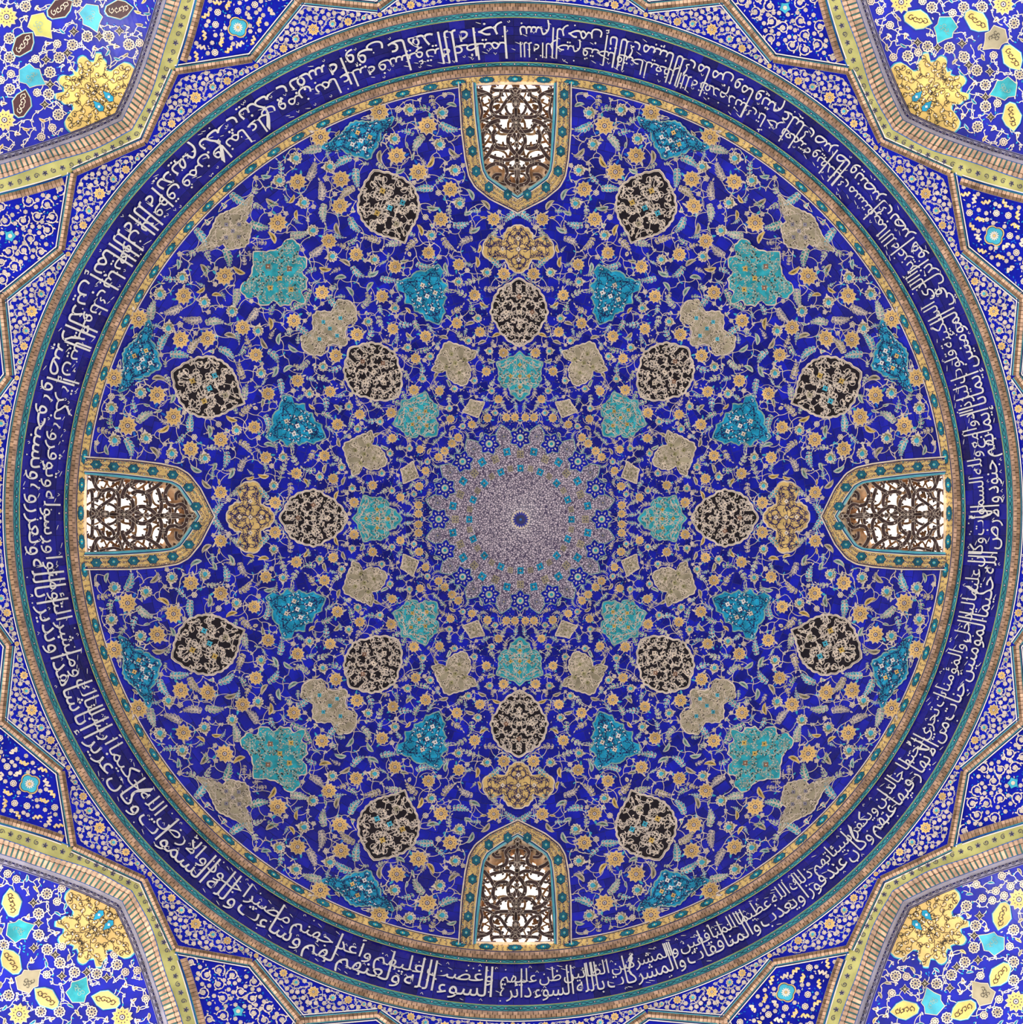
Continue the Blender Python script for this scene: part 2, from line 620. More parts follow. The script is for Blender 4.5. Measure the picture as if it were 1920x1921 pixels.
MED = {}
def defmed(key, poly, cx=None, scal=.045, scn=20, side='pos'):
    xs = [p[0] for p in poly]
    c = (cx if cx else (min(xs) + max(xs)) / 2, 0.0)
    if key in ('turq_out', 'tan_fish', 'tan_mid', 'tan_cross'):
        side = True
    rad = radial_profile(poly, c, sym=side)
    if scal:
        rad = rad * (1 - scal * (1 - np.abs(np.sin(np.arange(96) * 2 * PI / 96 * scn / 2))))
    MED[key] = (c, rad)
defmed('black_in', region_poly(2, [(45, 298), (80, 318), (110, 330), (140, 362), (168, 390), (182, 430), (208, 462), (222, 505), (210, 550), (200, 590), (168, 640), (120, 672), (80, 690), (45, 716)], 90, True), scal=.04, scn=22)
defmed('teal_in', region_poly(1, [(55, 848), (85, 872), (125, 905), (132, 950), (160, 935), (188, 965), (205, 1000), (200, 1050), (212, 1085), (215, 1120), (170, 1130), (120, 1150), (85, 1160), (55, 1195)], 90, True))
defmed('tan_in', region_poly(1, [(752, 340), (790, 320), (845, 297), (858, 330), (888, 380), (845, 400), (790, 443), (775, 400)], 22.5))
defmed('tan_mid', region_poly(2, [(388, 66), (440, 85), (478, 120), (490, 160), (545, 140), (588, 155), (562, 200), (556, 240), (530, 285), (505, 335), (440, 310), (380, 295), (308, 275), (330, 228), (366, 215), (340, 180), (345, 130), (368, 90)], 67.5))
defmed('turq_mid', region_poly(2, [(530, 412), (575, 425), (608, 435), (620, 470), (655, 455), (692, 470), (698, 515), (745, 508), (768, 550), (770, 590), (825, 635), (790, 670), (735, 700), (700, 768), (650, 745), (600, 748), (530, 788), (490, 750), (518, 705), (470, 660), (500, 625), (480, 590), (502, 545), (490, 505), (515, 460)], 67.5))
defmed('yellow_cross', region_poly(2, [(45, 732), (75, 745), (100, 765), (122, 815), (160, 815), (205, 800), (245, 825), (265, 870), (240, 930), (205, 968), (165, 925), (128, 930), (128, 965), (100, 1000), (45, 1022)], 90, True))
defmed('tan_cross', region_poly(3, [(365, 255), (430, 245), (500, 270), (530, 330), (522, 395), (462, 400), (428, 445), (462, 490), (442, 545), (395, 555), (345, 540), (305, 560), (282, 635), (215, 630), (165, 605), (148, 500), (200, 475), (240, 425), (210, 385), (200, 345), (260, 320), (325, 335), (372, 305)], 45))
defmed('teal_square', region_poly(3, [(472, 578), (530, 582), (600, 568), (650, 565), (690, 590), (730, 568), (790, 570), (832, 570), (838, 625), (895, 605), (942, 690), (880, 745), (840, 800), (858, 880), (832, 955), (760, 950), (690, 960), (628, 985), (600, 1040), (545, 1040), (505, 1010), (495, 970), (540, 935), (465, 925), (455, 860), (500, 825), (458, 780), (470, 705), (505, 690), (475, 640)], 45))
defmed('tan_fish', region_poly(5, [(425, 240), (490, 228), (560, 212), (582, 268), (615, 215), (700, 205), (788, 188), (705, 290), (660, 350), (630, 405), (600, 450), (520, 480), (450, 505), (368, 608), (385, 530), (400, 470), (448, 425), (388, 380), (410, 300)], 45))
defmed('black_out', region_poly(4, [(408, 82), (440, 118), (480, 135), (520, 142), (575, 160), (625, 178), (668, 225), (705, 262), (714, 320), (700, 370), (690, 415), (650, 490), (600, 578), (560, 560), (480, 548), (400, 520), (335, 470), (308, 400), (305, 330), (330, 260), (360, 215), (385, 170)], 67.5), scal=.04, scn=26)
defmed('tiny', region_poly(4, [(370, 45), (400, 25), (425, 50), (435, 90), (405, 95), (370, 78)], 67.5))
defmed('turq_out', region_poly(4, [(600, 600), (650, 605), (690, 620), (704, 655), (750, 615), (785, 640), (840, 650), (912, 668), (870, 710), (830, 742), (765, 765), (740, 800), (700, 835), (650, 822), (600, 822), (540, 812), (450, 865), (480, 800), (530, 770), (592, 760), (560, 735), (530, 705), (585, 680), (590, 640)], 67.5))

def med_inside(key, x, y, grow=0.0):
    c, rad = MED[key]
    dx, dy = x - c[0], y - c[1]
    d = math.hypot(dx, dy)
    q = (math.atan2(dy, dx) % (2 * PI)) / (2 * PI) * 96
    r = rad[int(q) % 96] * (1 - q % 1) + rad[(int(q) + 1) % 96] * (q % 1)
    return d < r + grow

_STY0 = {  # ground, rim, tracery material, leaf material, scroll size, line width, blossom colours
    'black_in': ('black', 'cream', 'vine_cream', 'cream', 7.2, 1.7, ['cream', 'rust']),
    'black_out': ('black', 'cream', 'vine_cream', 'cream', 8.6, 1.9, ['light_turquoise', 'ochre', 'tan']),
    'teal_in': ('teal', 'sage', 'cream', 'sage', 6.2, .8, ['ochre']),
    'tan_in': ('tan', 'cream', 'cream', 'tan', 5, .7, ['olive_tan']),
    'tan_mid': ('tan', 'cream', 'cream', 'olive_tan', 6.5, .8, ['olive_tan']),
    'turq_mid': ('turquoise', 'sage', 'navy', 'light_turquoise', 7.5, 1.0, ['white', 'cream']),
    'yellow_cross': ('sand_yellow', 'cream', 'navy', 'sand_yellow', 6.5, 1.0, ['blossom_cream']),
    'tan_cross': ('tan', 'cream', 'cream', 'olive_tan', 6.5, .8, ['light_turquoise']),
    'teal_square': ('teal', 'cream', 'sage', 'cream', 8.5, 1.2, ['ochre', 'rust']),
    'tan_fish': ('tan', 'cream', 'cream', 'olive_tan', 6.5, .8, ['grey_violet']),
    'tiny': ('tan', 'cream', 'cream', 'tan', 4, .7, ['tan']),
    'turq_out': ('turquoise', 'sage', 'navy', 'light_turquoise', 7.5, 1.1, ['white', 'yellow']),
}
STY = dict(_STY0)
STY['black_in'] = ('black', 'cream', 'vine_cream', 'cream', 7.4, 1.15, ['cream', 'rust'])
STY['black_out'] = ('black', 'cream', 'vine_cream', 'cream', 9.0, 1.3, ['light_turquoise', 'ochre', 'tan'])
SPECK = {'teal_in': 'black', 'tan_mid': 'black', 'tan_cross': 'black', 'teal_square': 'black', 'tan_fish': 'black', 'turq_mid': 'white', 'turq_out': 'white', 'tan_in': 'black'}
def build_med(key):
    c, rad = MED[key]
    g, rim, tr, lf, s, lw, bl = STY[key]
    N = 96
    ring = lambda d: [(c[0] + (rad[k] + d) * math.cos(2 * PI * k / N), (rad[k] + d) * math.sin(2 * PI * k / N)) for k in range(N)]
    cen = surf(c[0], 0.0, 0.0)
    top = H2
    R = MB(); R.strip(ring(1.6), ring(-1.0), rim, top + .004, top + .006, True)
    R.strip(ring(1.6), ring(1.6), rim, top + .004, 0.0, True)
    Fd = MB(); Fd.fan(c, ring(.2), g, top, 8)
    T = MB()
    rnd = random.Random(hash(key) % 1000 if False else sum(map(ord, key)))
    ext = max(rad)
    pts = []
    tries = 0
    while tries < 900:
        tries += 1
        x = c[0] + rnd.uniform(-ext, ext); y = rnd.uniform(0, ext)
        if not med_inside(key, x, y, -s * .55):
            continue
        if y < s * .62:
            if y > s * .25: continue
            y = 0.0
        if all((x - p[0]) ** 2 + (y - p[1]) ** 2 > (s * 1.32) ** 2 for p in pts):
            pts.append((x, y))
    hh = top + .010
    for i, (x, y) in enumerate(pts):
        a0 = rnd.uniform(0, 6.28); sg = rnd.choice((-1, 1)); tn = rnd.uniform(.9, 1.25)
        nb = sorted(pts, key=lambda p: (p[0] - x) ** 2 + (p[1] - y) ** 2)[1:4]
        bul = rnd.uniform(-.3, .3)
        for mir in ((1, -1) if y > 0 else (1,)):
            yy = y * mir
            if y > 0:
                spiral(T, x, yy, s * .82, a0 * mir, tn, lw, tr, hh, sg * mir, lf if key.startswith(('teal', 'turq')) else None, 12)
            else:
                for m2 in (1, -1):
                    spiral(T, x, 0, s * .8, .6 * m2 + PI * (sg < 0), .8, lw, tr, hh, m2, None, 10)
            for k, q in enumerate(nb[:2] if key.startswith('black') else nb):
                if q[1] >= 0:
                    arc_line(T, (x, yy), (q[0], q[1] * mir), bul * mir, lw, tr, hh + .001, 5)
            if key in SPECK and i % 2 == 0:
                for j in range(3):
                    aa = a0 + j * 2.1
                    T.leaf(x + s * .4 * math.cos(aa), yy + s * .4 * math.sin(aa), aa * 2, s * .55, s * .24, SPECK[key], hh + .003)
            elif key.startswith('black'):
                T.leaf(x, yy, a0 * mir, s * .8, s * .42, lf, hh + .003)
                T.leaf(x, yy, (a0 + 2.4) * mir, s * .7, s * .36, lf, hh + .003)
                T.leaf(x + s * .7 * math.cos(a0 * mir + 1), yy + s * .7 * math.sin(a0 * mir + 1), a0 * mir + 2, s * .6, s * .3, lf, hh + .003)
    if key.startswith('black'):   # inner lozenge lattice
        for sc_ in (.965, .28):
            T.ribbon([(c[0] + (p[0] - c[0]) * sc_, p[1] * sc_) for p in ring(0)], 1.4, tr, hh + .002, True)
    B = MB()
    k = 0
    for (fx, fy) in ((0, 0), (.45, 0), (-.45, 0), (0, .45), (0, -.45)):
        q = math.atan2(fy, fx) % (2 * PI)
        rr_ = rad[int(q / (2 * PI) * 96) % 96]
        bx, by = c[0] + rr_ * fx, rr_ * fy
        q2 = bl[k % len(bl)]
        k += 1
        z = s * (.75 if ext > 30 else .5)
        rg = [(bx + z * (1 if i % 2 else .62) * math.cos(i * PI / 4 + PI / 4), by + z * (1 if i % 2 else .62) * math.sin(i * PI / 4 + PI / 4)) for i in range(8)]
        B.fan((bx, by), rg, q2, hh + .006)
        B.disc(bx, by, z * .25, 'black' if q2 != 'rust' else 'cream', hh + .010, 5)
        if key == 'tiny' or ext < 25:
            break
    return cen, [('field', Fd.mesh('field', centre=cen)), ('rim', R.mesh('rim', centre=cen)), ('tracery', T.mesh('tracery', centre=cen)), ('blossom', B.mesh('blossom', centre=cen))]

CARD = {0: 'right', 90: 'lower', 180: 'left', 270: 'upper'}
def clock(deg):
    """which way from the dome's centre, in words"""
    names = ['three o\'clock', 'half past three', 'half past four', 'half past five', 'six o\'clock', 'half past six', 'half past seven', 'half past eight',
             'nine o\'clock', 'half past nine', 'half past ten', 'half past eleven', 'twelve o\'clock', 'half past twelve', 'half past one', 'half past two']
    return names[int(round(deg / 22.5)) % 16]
PLACE = [('black_in', range(0, 360, 45), 0, 'black medallion of cream arabesque, inner ring, at {}', 'tile medallion'),
         ('teal_in', range(0, 360, 45), 0, 'small teal medallion nearest the white centre, at {}', 'tile medallion'),
         ('tan_in', range(0, 360, 45), 22.5, 'tiny tan lozenge beside the white centre star, at {}', 'tile medallion'),
         ('tan_mid', range(0, 360, 45), 22.5, 'tan winged cartouche between two teal ones, at {}', 'tile medallion'),
         ('turq_mid', range(0, 360, 45), 22.5, 'bright turquoise lobed medallion of the middle ring, at {}', 'tile medallion'),
         ('yellow_cross', range(0, 360, 90), 0, 'yellow cross-shaped cartouche above the window arch, at {}', 'tile medallion'),
         ('tan_cross', range(0, 360, 90), 45, 'tan cross-shaped cartouche of the middle ring, at {}', 'tile medallion'),
         ('teal_square', range(0, 360, 90), 45, 'large teal lobed square with cream tracery, at {}', 'tile medallion'),
         ('tan_fish', range(0, 360, 90), 45, 'pale tan winged cartouche by the dome rim, at {}', 'tile medallion'),
         ('black_out', range(0, 360, 45), 22.5, 'large black medallion of cream arabesque, outer ring, at {}', 'tile medallion'),
         ('tiny', range(0, 360, 45), 22.5, 'tiny tan lozenge at the tip of an outer black medallion, at {}', 'tile medallion'),
         ('turq_out', range(0, 360, 45), 22.5, 'turquoise winged medallion by the dome rim, at {}', 'tile medallion')]
GRP = {'black_in': 'inner black medallions', 'teal_in': 'teal medallions round the centre', 'tan_in': 'tan lozenges round the centre', 'tan_mid': 'tan winged cartouches',
       'turq_mid': 'turquoise medallions of the middle ring', 'yellow_cross': 'yellow cartouches over the windows', 'tan_cross': 'tan cross cartouches', 'teal_square': 'large teal squares',
       'tan_fish': 'tan cartouches at the rim', 'black_out': 'outer black medallions', 'tiny': 'tan lozenges at the black tips', 'turq_out': 'turquoise medallions at the rim'}
for key, angs, off, lab, cat in PLACE:
    cen, parts = build_med(key)
    for a in angs:
        deg = a + off
        rot = math.radians(deg)
        root = bpy.data.objects.new('tile_medallion', None)
        COL.objects.link(root)
        root.location = Matrix.Rotation(rot, 4, 'Z') @ Vector(cen)
        root.rotation_euler = (0, 0, rot)
        root.empty_display_size = .2
        tag(root, lab.format(clock(deg)), cat, GRP[key])
        for nm, me in parts:
            o = bpy.data.objects.new(nm, me)
            COL.objects.link(o)
            o.parent = root
            if nm == 'tracery':
                o['kind'] = 'stuff'

def any_med(x, y, grow=0.0):
    r = math.hypot(x, y); a = math.degrees(math.atan2(y, x))
    for key, angs, off, _, _ in PLACE:
        step = 90 if len(angs) == 4 else 45
        d = (a - off + step / 2) % step - step / 2
        u, v = pol(r, d)
        if med_inside(key, u, v, grow):
            return True
    return False

# ================================================================== floral field of the dome, one 45 degree wedge, mirrored and turned
yel = {1: [(760, 22), (755, 160), (878, 205), (1062, 272), (757, 282), (712, 378), (603, 482), (745, 525), (517, 567), (933, 597), (398, 682), (538, 720), (282, 728), (125, 740), (205, 862), (940, 768), (605, 918), (778, 920), (280, 1050)],
       2: [(528, 38), (688, 40), (250, 158), (678, 225), (148, 265), (622, 358), (292, 390), (433, 435), (818, 395), (1025, 357), (902, 565), (325, 600), (155, 735), (398, 782), (783, 768), (627, 828), (1017, 832), (185, 1050), (500, 1048)],
       3: [(325, 28), (543, 95), (830, 240), (282, 270), (143, 402), (572, 482), (915, 422), (380, 675), (1015, 772), (138, 942), (318, 1025)],
       4: [(180, 278), (118, 452), (305, 550), (430, 642), (240, 815), (520, 888), (765, 500), (778, 345), (1020, 480), (858, 130), (695, 60), (310, 60), (875, 738)],
       5: [(577, 45), (222, 400), (68, 685)]}
tea = {1: [(783, 228), (932, 243), (1003, 357), (687, 447), (953, 497), (815, 532), (537, 797), (495, 930), (1017, 705), (720, 995), (360, 985)],
       2: [(635, 108), (365, 335), (230, 275), (728, 285), (595, 240), (425, 680), (308, 470), (955, 432), (805, 515), (565, 955), (915, 800), (255, 740)],
       3: [(375, 190), (800, 118), (75, 490), (975, 535), (820, 400), (295, 920)],
       4: [(595, 28), (237, 185), (955, 190), (992, 360), (67, 370), (87, 562), (172, 710), (440, 738), (830, 570), (1028, 612), (340, 905), (850, 38), (150, 890)],
       5: [(850, 30), (30, 550), (228, 660), (70, 840)]}
def gather(d, sep=13):
    acc = []
    for reg, L in d.items():
        for (px, py) in pk(reg, L):
            a, r = canon(px, py)
            a = a % 90
            if a > 45: a = 90 - a
            if r < 545 and a > 22.5: a = 45 - a
            dd = 8.5 / r * 57.3
            if a < dd: a = 0.0
            if a > 45 - dd: a = 45.0
            if r < 545 and a > 22.5 - dd: a = 22.5
            acc.append((a, r))
    cl = []
    for a, r in acc:
        x, y = pol(r, a)
        for c in cl:
            if math.hypot(c[0] / c[2] - x, c[1] / c[2] - y) < sep:
                c[0] += x; c[1] += y; c[2] += 1
                break
        else:
            cl.append([x, y, 1])
    out = []
    for c in cl:
        x, y = c[0] / c[2], c[1] / c[2]
        r, a = math.hypot(x, y), math.degrees(math.atan2(y, x))
        out.append((a, r))
        if r < 545 and abs(a - 22.5) > .3:
            out.append((45 - a, r))
    return [(a, r) for a, r in out if not any_med(*pol(r, a), 2) and not near_window(*pol(r, a), 6)]
YS, TS = gather(yel), gather(tea)
placed = []   # (x, y, radius)
def rsize(r):
    return np.interp(r, [180, 300, 450, 620, 800], [7.6, 9.2, 11.5, 14.0, 15.5])
def clear(x, y, R):
    return all((x - p[0]) ** 2 + (y - p[1]) ** 2 > (R + p[2]) ** 2 for p in placed)
rose_items, palm_items = [], []
for a, r in sorted(YS, key=lambda q: -q[1]):
    x, y = pol(r, a)
    R = rsize(r) * (.93 + .14 * ((a * 7.3) % 1))
    if clear(x, y, R * .6):
        placed.append((x, y, R)); rose_items.append((x, y, R))
for a, r in TS:
    x, y = pol(r, a)
    R = rsize(r) * .78
    if clear(x, y, R * .6):
        placed.append((x, y, R)); palm_items.append((x, y, R))
# elements on the mirror lines appear only once
stuff_mb = MB()
vine = MB()
def star_edge(a):
    """outline of the white centre"""
    u = abs(((a / 22.5) % 1) - .5) * 2          # 1 on multiples of 22.5, 0 in between
    return 136 + 44 * (1 - u) ** .7
fill_pts = []
rn = random.Random(5)
def ok_point(x, y, g):
    r = math.hypot(x, y); a = math.degrees(math.atan2(y, x))
    if a < 0 or a > 45 or r < star_edge(a) + g or r > 803 - g:
        return False
    # keep clear of the two mirror lines so that sprays do not run into their reflection
    return not any_med(x, y, g) and not near_window(x, y, g + 1)
def scatter(sz, n, kind):
    for _ in range(n):
        r = math.sqrt(rn.uniform(150 ** 2, 803 ** 2)); a = rn.uniform(0, 45)
        k = rsize(r) / 14 * sz
        x, y = pol(r, a)
        if not ok_point(x, y, k * .75) or not clear(x, y, k * .78):
            continue
        placed.append((x, y, k)); fill_pts.append((x, y, k, kind))
scatter(17, 2600, 'fern')
scatter(12.5, 3000, 'fern')
scatter(9, 2600, 'mix')
scatter(6.2, 3600, 'small')
scatter(3.6, 5000, 'dot')
for (x, y, k, kind) in fill_pts:
    a = rn.uniform(0, 6.28)
    if kind == 'fern':
        q = rn.random()
        if q < .72:
            fern(stuff_mb, x - k * .9 * math.cos(a), y - k * .9 * math.sin(a), a - .4, k * 2.0, rn.uniform(.4, 1.1))
        else:
            saz(stuff_mb, x - k * .7 * math.cos(a), y - k * .7 * math.sin(a), a - .5, k * 1.5, k * .5, rn.choice(['ochre', 'sage', 'tan']), 1.2)
            fern(stuff_mb, x - k * .6, y + k * .5, a + .8, k * 1.2, .5)
    elif kind == 'mix':
        q = rn.random()
        if q < .42: small_flower(stuff_mb, x, y, k * .66, a, n=5 + int(q * 5))
        elif q < .6: saz(stuff_mb, x - k * .6 * math.cos(a), y - k * .6 * math.sin(a), a - .5, k * 1.4, k * .42, rn.choice(['ochre', 'tan', 'sage']))
        elif q < .85: fern(stuff_mb, x - k * .8 * math.cos(a), y - k * .8 * math.sin(a), a - .3, k * 1.7, .8)
        else: bud(stuff_mb, x - k * .5 * math.cos(a), y - k * .5 * math.sin(a), a, k * 1.3)
    elif kind == 'small':
        q = rn.random()
        if q < .3: small_flower(stuff_mb, x, y, k * .75, a, n=5)
        elif q < .6: bud(stuff_mb, x - k * .5 * math.cos(a), y - k * .5 * math.sin(a), a, k * 1.4, 'vine_cream', 'sage')
        else:
            for j in range(3):
                stuff_mb.leaf(x, y, a + j * 1.9, k * 1.2, k * .45, ('vine_cream', 'leaf_blue', 'light_turquoise')[j], H1)
    else:
        stuff_mb.leaf(x - k * .6 * math.cos(a), y - k * .6 * math.sin(a), a, k * 1.5, k * .6, rn.choice(['vine_cream', 'leaf_blue', 'vine_cream', 'teal_green']), H1)
# vines: every flower tied to its neighbours by thin curved stems
nodes = [(p[0], p[1], p[2]) for p in placed if p[2] > 3]
done = set()
for i, p in enumerate(nodes):
    ds = sorted(range(len(nodes)), key=lambda j: (nodes[j][0] - p[0]) ** 2 + (nodes[j][1] - p[1]) ** 2)[1:3]
    for j in ds:
        if (min(i, j), max(i, j)) in done: continue
        done.add((min(i, j), max(i, j)))
        q = nodes[j]
        D = math.hypot(p[0] - q[0], p[1] - q[1])
        if D > 48: continue
        mxp = ((p[0] + q[0]) / 2, (p[1] + q[1]) / 2)
        if any_med(*mxp, 0) or near_window(*mxp, 2): continue
        arc_line(vine, p[:2], q[:2], rn.choice((-.16, .16, .1, -.1)), np.interp(math.hypot(*p[:2]), [180, 800], [.75, 1.2]), 'cream', H1 + .002)
for (x, y, R) in rose_items:
    a = rn.uniform(0, 6.28)
    spiral(vine, x, y, R * 1.55, a, .8, .9, 'vine_cream', H1 + .001, rn.choice((-1, 1)), None, 12)
    for j in range(3):
        vine.leaf(x + R * .9 * math.cos(a + j * 2), y + R * .9 * math.sin(a + j * 2), a + j * 2 + .5, R * .8, R * .32, ('leaf_blue', 'light_turquoise', 'vine_cream')[j], H1)

def on_line(x, y):
    a = math.degrees(math.atan2(y, x))
    return .2 < a < 44.8
WEDGES = [(m, k * 90.0) for m in (False, True) for k in range(4)]
sm = {m: stuff_mb.mesh('leafwork', mirror=m) for m in (False, True)}
vm_ = {m: vine.mesh('vine', mirror=m) for m in (False, True)}
for m, rot in WEDGES:
    link('leafwork', sm[m], ceiling, math.radians(rot), kind='stuff')
    link('vine_tracery', vm_[m], ceiling, math.radians(rot), kind='stuff')
# rosettes and palmettes: one object each
rose_items.sort(key=lambda q: -q[2])
lim = 37
for idx, (x, y, R) in enumerate(rose_items[:lim]):
    for m in ((False, True) if on_line(x, y) else (False,)):
        mb = MB()
        rosette(mb, x, y, R, .3, elong=1.0 + .12 * (math.hypot(x, y) > 650))
        cc = surf(x, y * (-1 if m else 1), 0.0)
        me = mb.mesh('rosette', mirror=m, centre=cc)
        for k in range(4):
            link('rosette', me, ceiling, k * PI / 2, cc)
if rose_items[lim:]:
    for m in (False, True):
        mb = MB()
        for (x, y, R) in rose_items[lim:]:
            rosette(mb, x, y, R, .3)
        me = mb.mesh('small_rosettes', mirror=m)
        for k in range(4):
            link('small_rosettes', me, ceiling, k * PI / 2, kind='stuff')
for (x, y, R) in palm_items[:37]:
    for m in ((False, True) if on_line(x, y) else (False,)):
        mb = MB()
        palmette(mb, x, y, R, math.atan2(y, x) + 1.2)
        cc = surf(x, y * (-1 if m else 1), 0.0)
        me = mb.mesh('palmette', mirror=m, centre=cc)
        for k in range(4):
            link('palmette', me, ceiling, k * PI / 2, cc)

# ================================================================== white centre (shamsa)
def starring(d=0.0, n=256):
    return [pol(star_edge(360 * i / n) + d, 360 * i / n) for i in range(n)]
ccen = surf(0.001, 0.0, 0.0)
root = bpy.data.objects.new('centre_star', None)
COL.objects.link(root)
root.location = ccen
tag(root, 'white sixteen-pointed star medallion at the top of the dome', 'tile medallion')
def part(name, mb, root, cen, kind=None, **k):
    o = bpy.data.objects.new(name, mb.mesh(name, centre=cen))
    COL.objects.link(o)
    o.parent = root
    if kind: o['kind'] = kind
    return o
mb = MB(); mb.fan((0.001, 0), starring(), 'white_mosaic', H2, 14); part('field', mb, root, ccen)
mb = MB(); mb.strip(starring(1.8), starring(-.6), 'sage', H2 + .004, H2 + .006, True); part('rim', mb, root, ccen)
mb = MB()
mb.disc(0, 0, 17.5, 'cream', H2 + .006, 32)
for i in range(18):
    mb.leaf(0, 0, i * PI / 9, 16.5, 4.6, 'cobalt_panel', H2 + .06)
mb.disc(0, 0, 9, 'navy', H2 + .08, 16)
mb.disc(0, 0, 2.5, 'leaf_blue', H2 + .10, 10)
part('blue_rosette', mb, root, ccen)
def badge(mat, R, r, a):
    mb = MB()
    x, y = pol(r, a)
    aa = math.radians(a)
    rg = [(x + R * (1 if i % 2 else .7) * math.cos(aa + i * PI / 4), y + R * (1.1 if i % 2 else .75) * math.sin(aa + i * PI / 4)) for i in range(8)]
    mb.fan((x, y), rg, mat, H2 + .010)
    mb.disc(x, y, R * .25, 'tan', H2 + .014, 6)
    for i in range(4):
        mb.leaf(x, y, aa + i * PI / 2 + .78, R * .7, R * .2, 'navy', H2 + .013)
    return mb
def rot_copies(name, mb_fn, angs, root, cen0=None, label=None):
    for a in angs:
        part(name, mb_fn(a), root, ccen)
rot_copies('teal_lozenge', lambda a: badge('turquoise', 8, 96, a), [22.5 * k for k in range(16)], root)
rot_copies('grey_lozenge', lambda a: badge('tan', 7, 97, a), [22.5 * k + 11.25 for k in range(16)], root)
rot_copies('teal_lozenge', lambda a: badge('turquoise', 9, 129, a), [22.5 * k + 11.25 for k in range(16)], root)
rot_copies('grey_lozenge', lambda a: badge('tan', 9, 122, a), [22.5 * k for k in range(16)], root)
rot_copies('grey_lozenge', lambda a: badge('grey_violet', 8, 158, a), [22.5 * k + 11.25 for k in range(16)], root)
def bluebadge(a):
    mb = MB()
    x, y = pol(153, a)
    aa = math.radians(a)
    for d, mat, hh in ((1.6, 'sage', H3), (0, 'cobalt_panel', H3 + .004)):
        rg = []
        for i in range(24):
            q = aa + 2 * PI * i / 24
            R = 17 + 3.5 * math.cos(6 * (q - aa)) + d
            rg.append((x + R * math.cos(q), y + R * math.sin(q)))
        mb.fan((x, y), rg, mat, hh, 2)
    mb.disc(x, y, 7, 'sage', H4, 12)
    mb.disc(x, y, 5.4, 'cream', H4 + .004, 12)
    mb.disc(x, y, 3.4, 'teal', H4 + .008, 10)
    for i in range(6):
        q = aa + i * PI / 3
        mb.leaf(x + 9 * math.cos(q), y + 9 * math.sin(q), q, 6, 3, 'vine_cream', H4)
        mb.disc(x + 11 * math.cos(q + .5), y + 11 * math.sin(q + .5), 1.4, 'vine_cream', H4, 5)
    return mb
rot_copies('blue_badge', bluebadge, [22.5 * k for k in range(16)], root)

# ================================================================== windows
WIN_NAMES = {270: 'upper', 180: 'left', 90: 'lower', 0: 'right'}
def offset_world(poly, depth):
    """opening outline pushed radially outward through the wall (axis 0 deg), world coordinates"""
    P = surf([p[0] for p in poly], [p[1] for p in poly], 0.0)
    P[:, 0] += depth
    return P
bars = [  # lattice bars, left half of the upper window, in picked units
    ([(270, 225), (380, 260), (480, 310), (515, 390), (490, 470), (500, 550), (560, 620), (650, 640), (740, 640)], 4.4),
    ([(820, 300), (740, 370), (680, 460), (620, 540), (540, 570), (500, 540)], 4.0),
    ([(965, 350), (900, 300), (800, 250), (680, 240), (540, 230), (500, 200)], 4.0),
    ([(965, 390), (890, 395), (855, 430), (890, 465), (965, 470)], 4.2),
    ([(965, 350), (965, 440), (965, 600)], 3.6),
    ([(740, 640), (860, 620), (965, 590)], 4.0),
    ([(965, 620), (910, 665), (860, 720), (910, 775), (965, 820)], 6.0),
    ([(965, 670), (965, 780)], 7.0),
    ([(900, 780), (820, 840), (760, 920), (750, 1020), (800, 1120), (880, 1220), (965, 1310)], 4.8),
    ([(630, 680), (560, 700), (470, 740), (400, 830), (360, 930), (370, 1040)], 5.2),
    ([(560, 830), (520, 900), (540, 1020), (590, 1090), (680, 1110), (740, 1090), (715, 1055)], 4.6),
    ([(540, 1040), (490, 1130), (440, 1210), (380, 1280)], 4.6),
    ([(560, 720), (640, 820), (720, 850), (800, 850), (870, 780)], 4.6),
    ([(480, 1220), (580, 1255), (680, 1275), (780, 1275), (870, 1225)], 4.4),
    ([(830, 870), (965, 1000), (860, 1090)], 4.2),
    ([(400, 1430), (470, 1370), (560, 1335), (650, 1350), (720, 1400), (732, 1490), (715, 1580), (770, 1640), (860, 1665), (965, 1710)], 4.6),
    ([(965, 1310), (900, 1370), (870, 1440), (900, 1520), (965, 1590)], 4.4),
    ([(650, 1500), (560, 1500), (520, 1560), (560, 1610), (650, 1640), (720, 1650)], 3.8),
    ([(400, 1440), (450, 1530), (580, 1640), (740, 1720)], 3.6),
    ([(760, 1390), (800, 1405), (870, 1400), (930, 1350)], 3.8),
    ([(965, 1710), (900, 1765), (850, 1790)], 3.8),
    ([(300, 330), (330, 440), (360, 560), (340, 680), (440, 660), (540, 600)], 3.4),
    ([(280, 330), (360, 300), (430, 290)], 3.4),
    ([(330, 700), (400, 690), (470, 730)], 3.4),
    ([(350, 840), (440, 820), (500, 900)], 3.2),
    ([(965, 1590), (965, 1820)], 4.0),
    ([(740, 1560), (780, 1500), (850, 1480)], 3.0),
    ([(640, 240), (620, 330), (560, 360), (520, 400)], 3.2),
    ([(965, 200), (920, 240), (965, 300)], 3.2),
    ([(780, 200), (800, 250)], 4.0),
    ([(380, 1150), (430, 1100), (480, 1120)], 3.0),
    ([(640, 1270), (640, 1345)], 3.2),
    ([(800, 620), (740, 560), (700, 470)], 3.2),
]
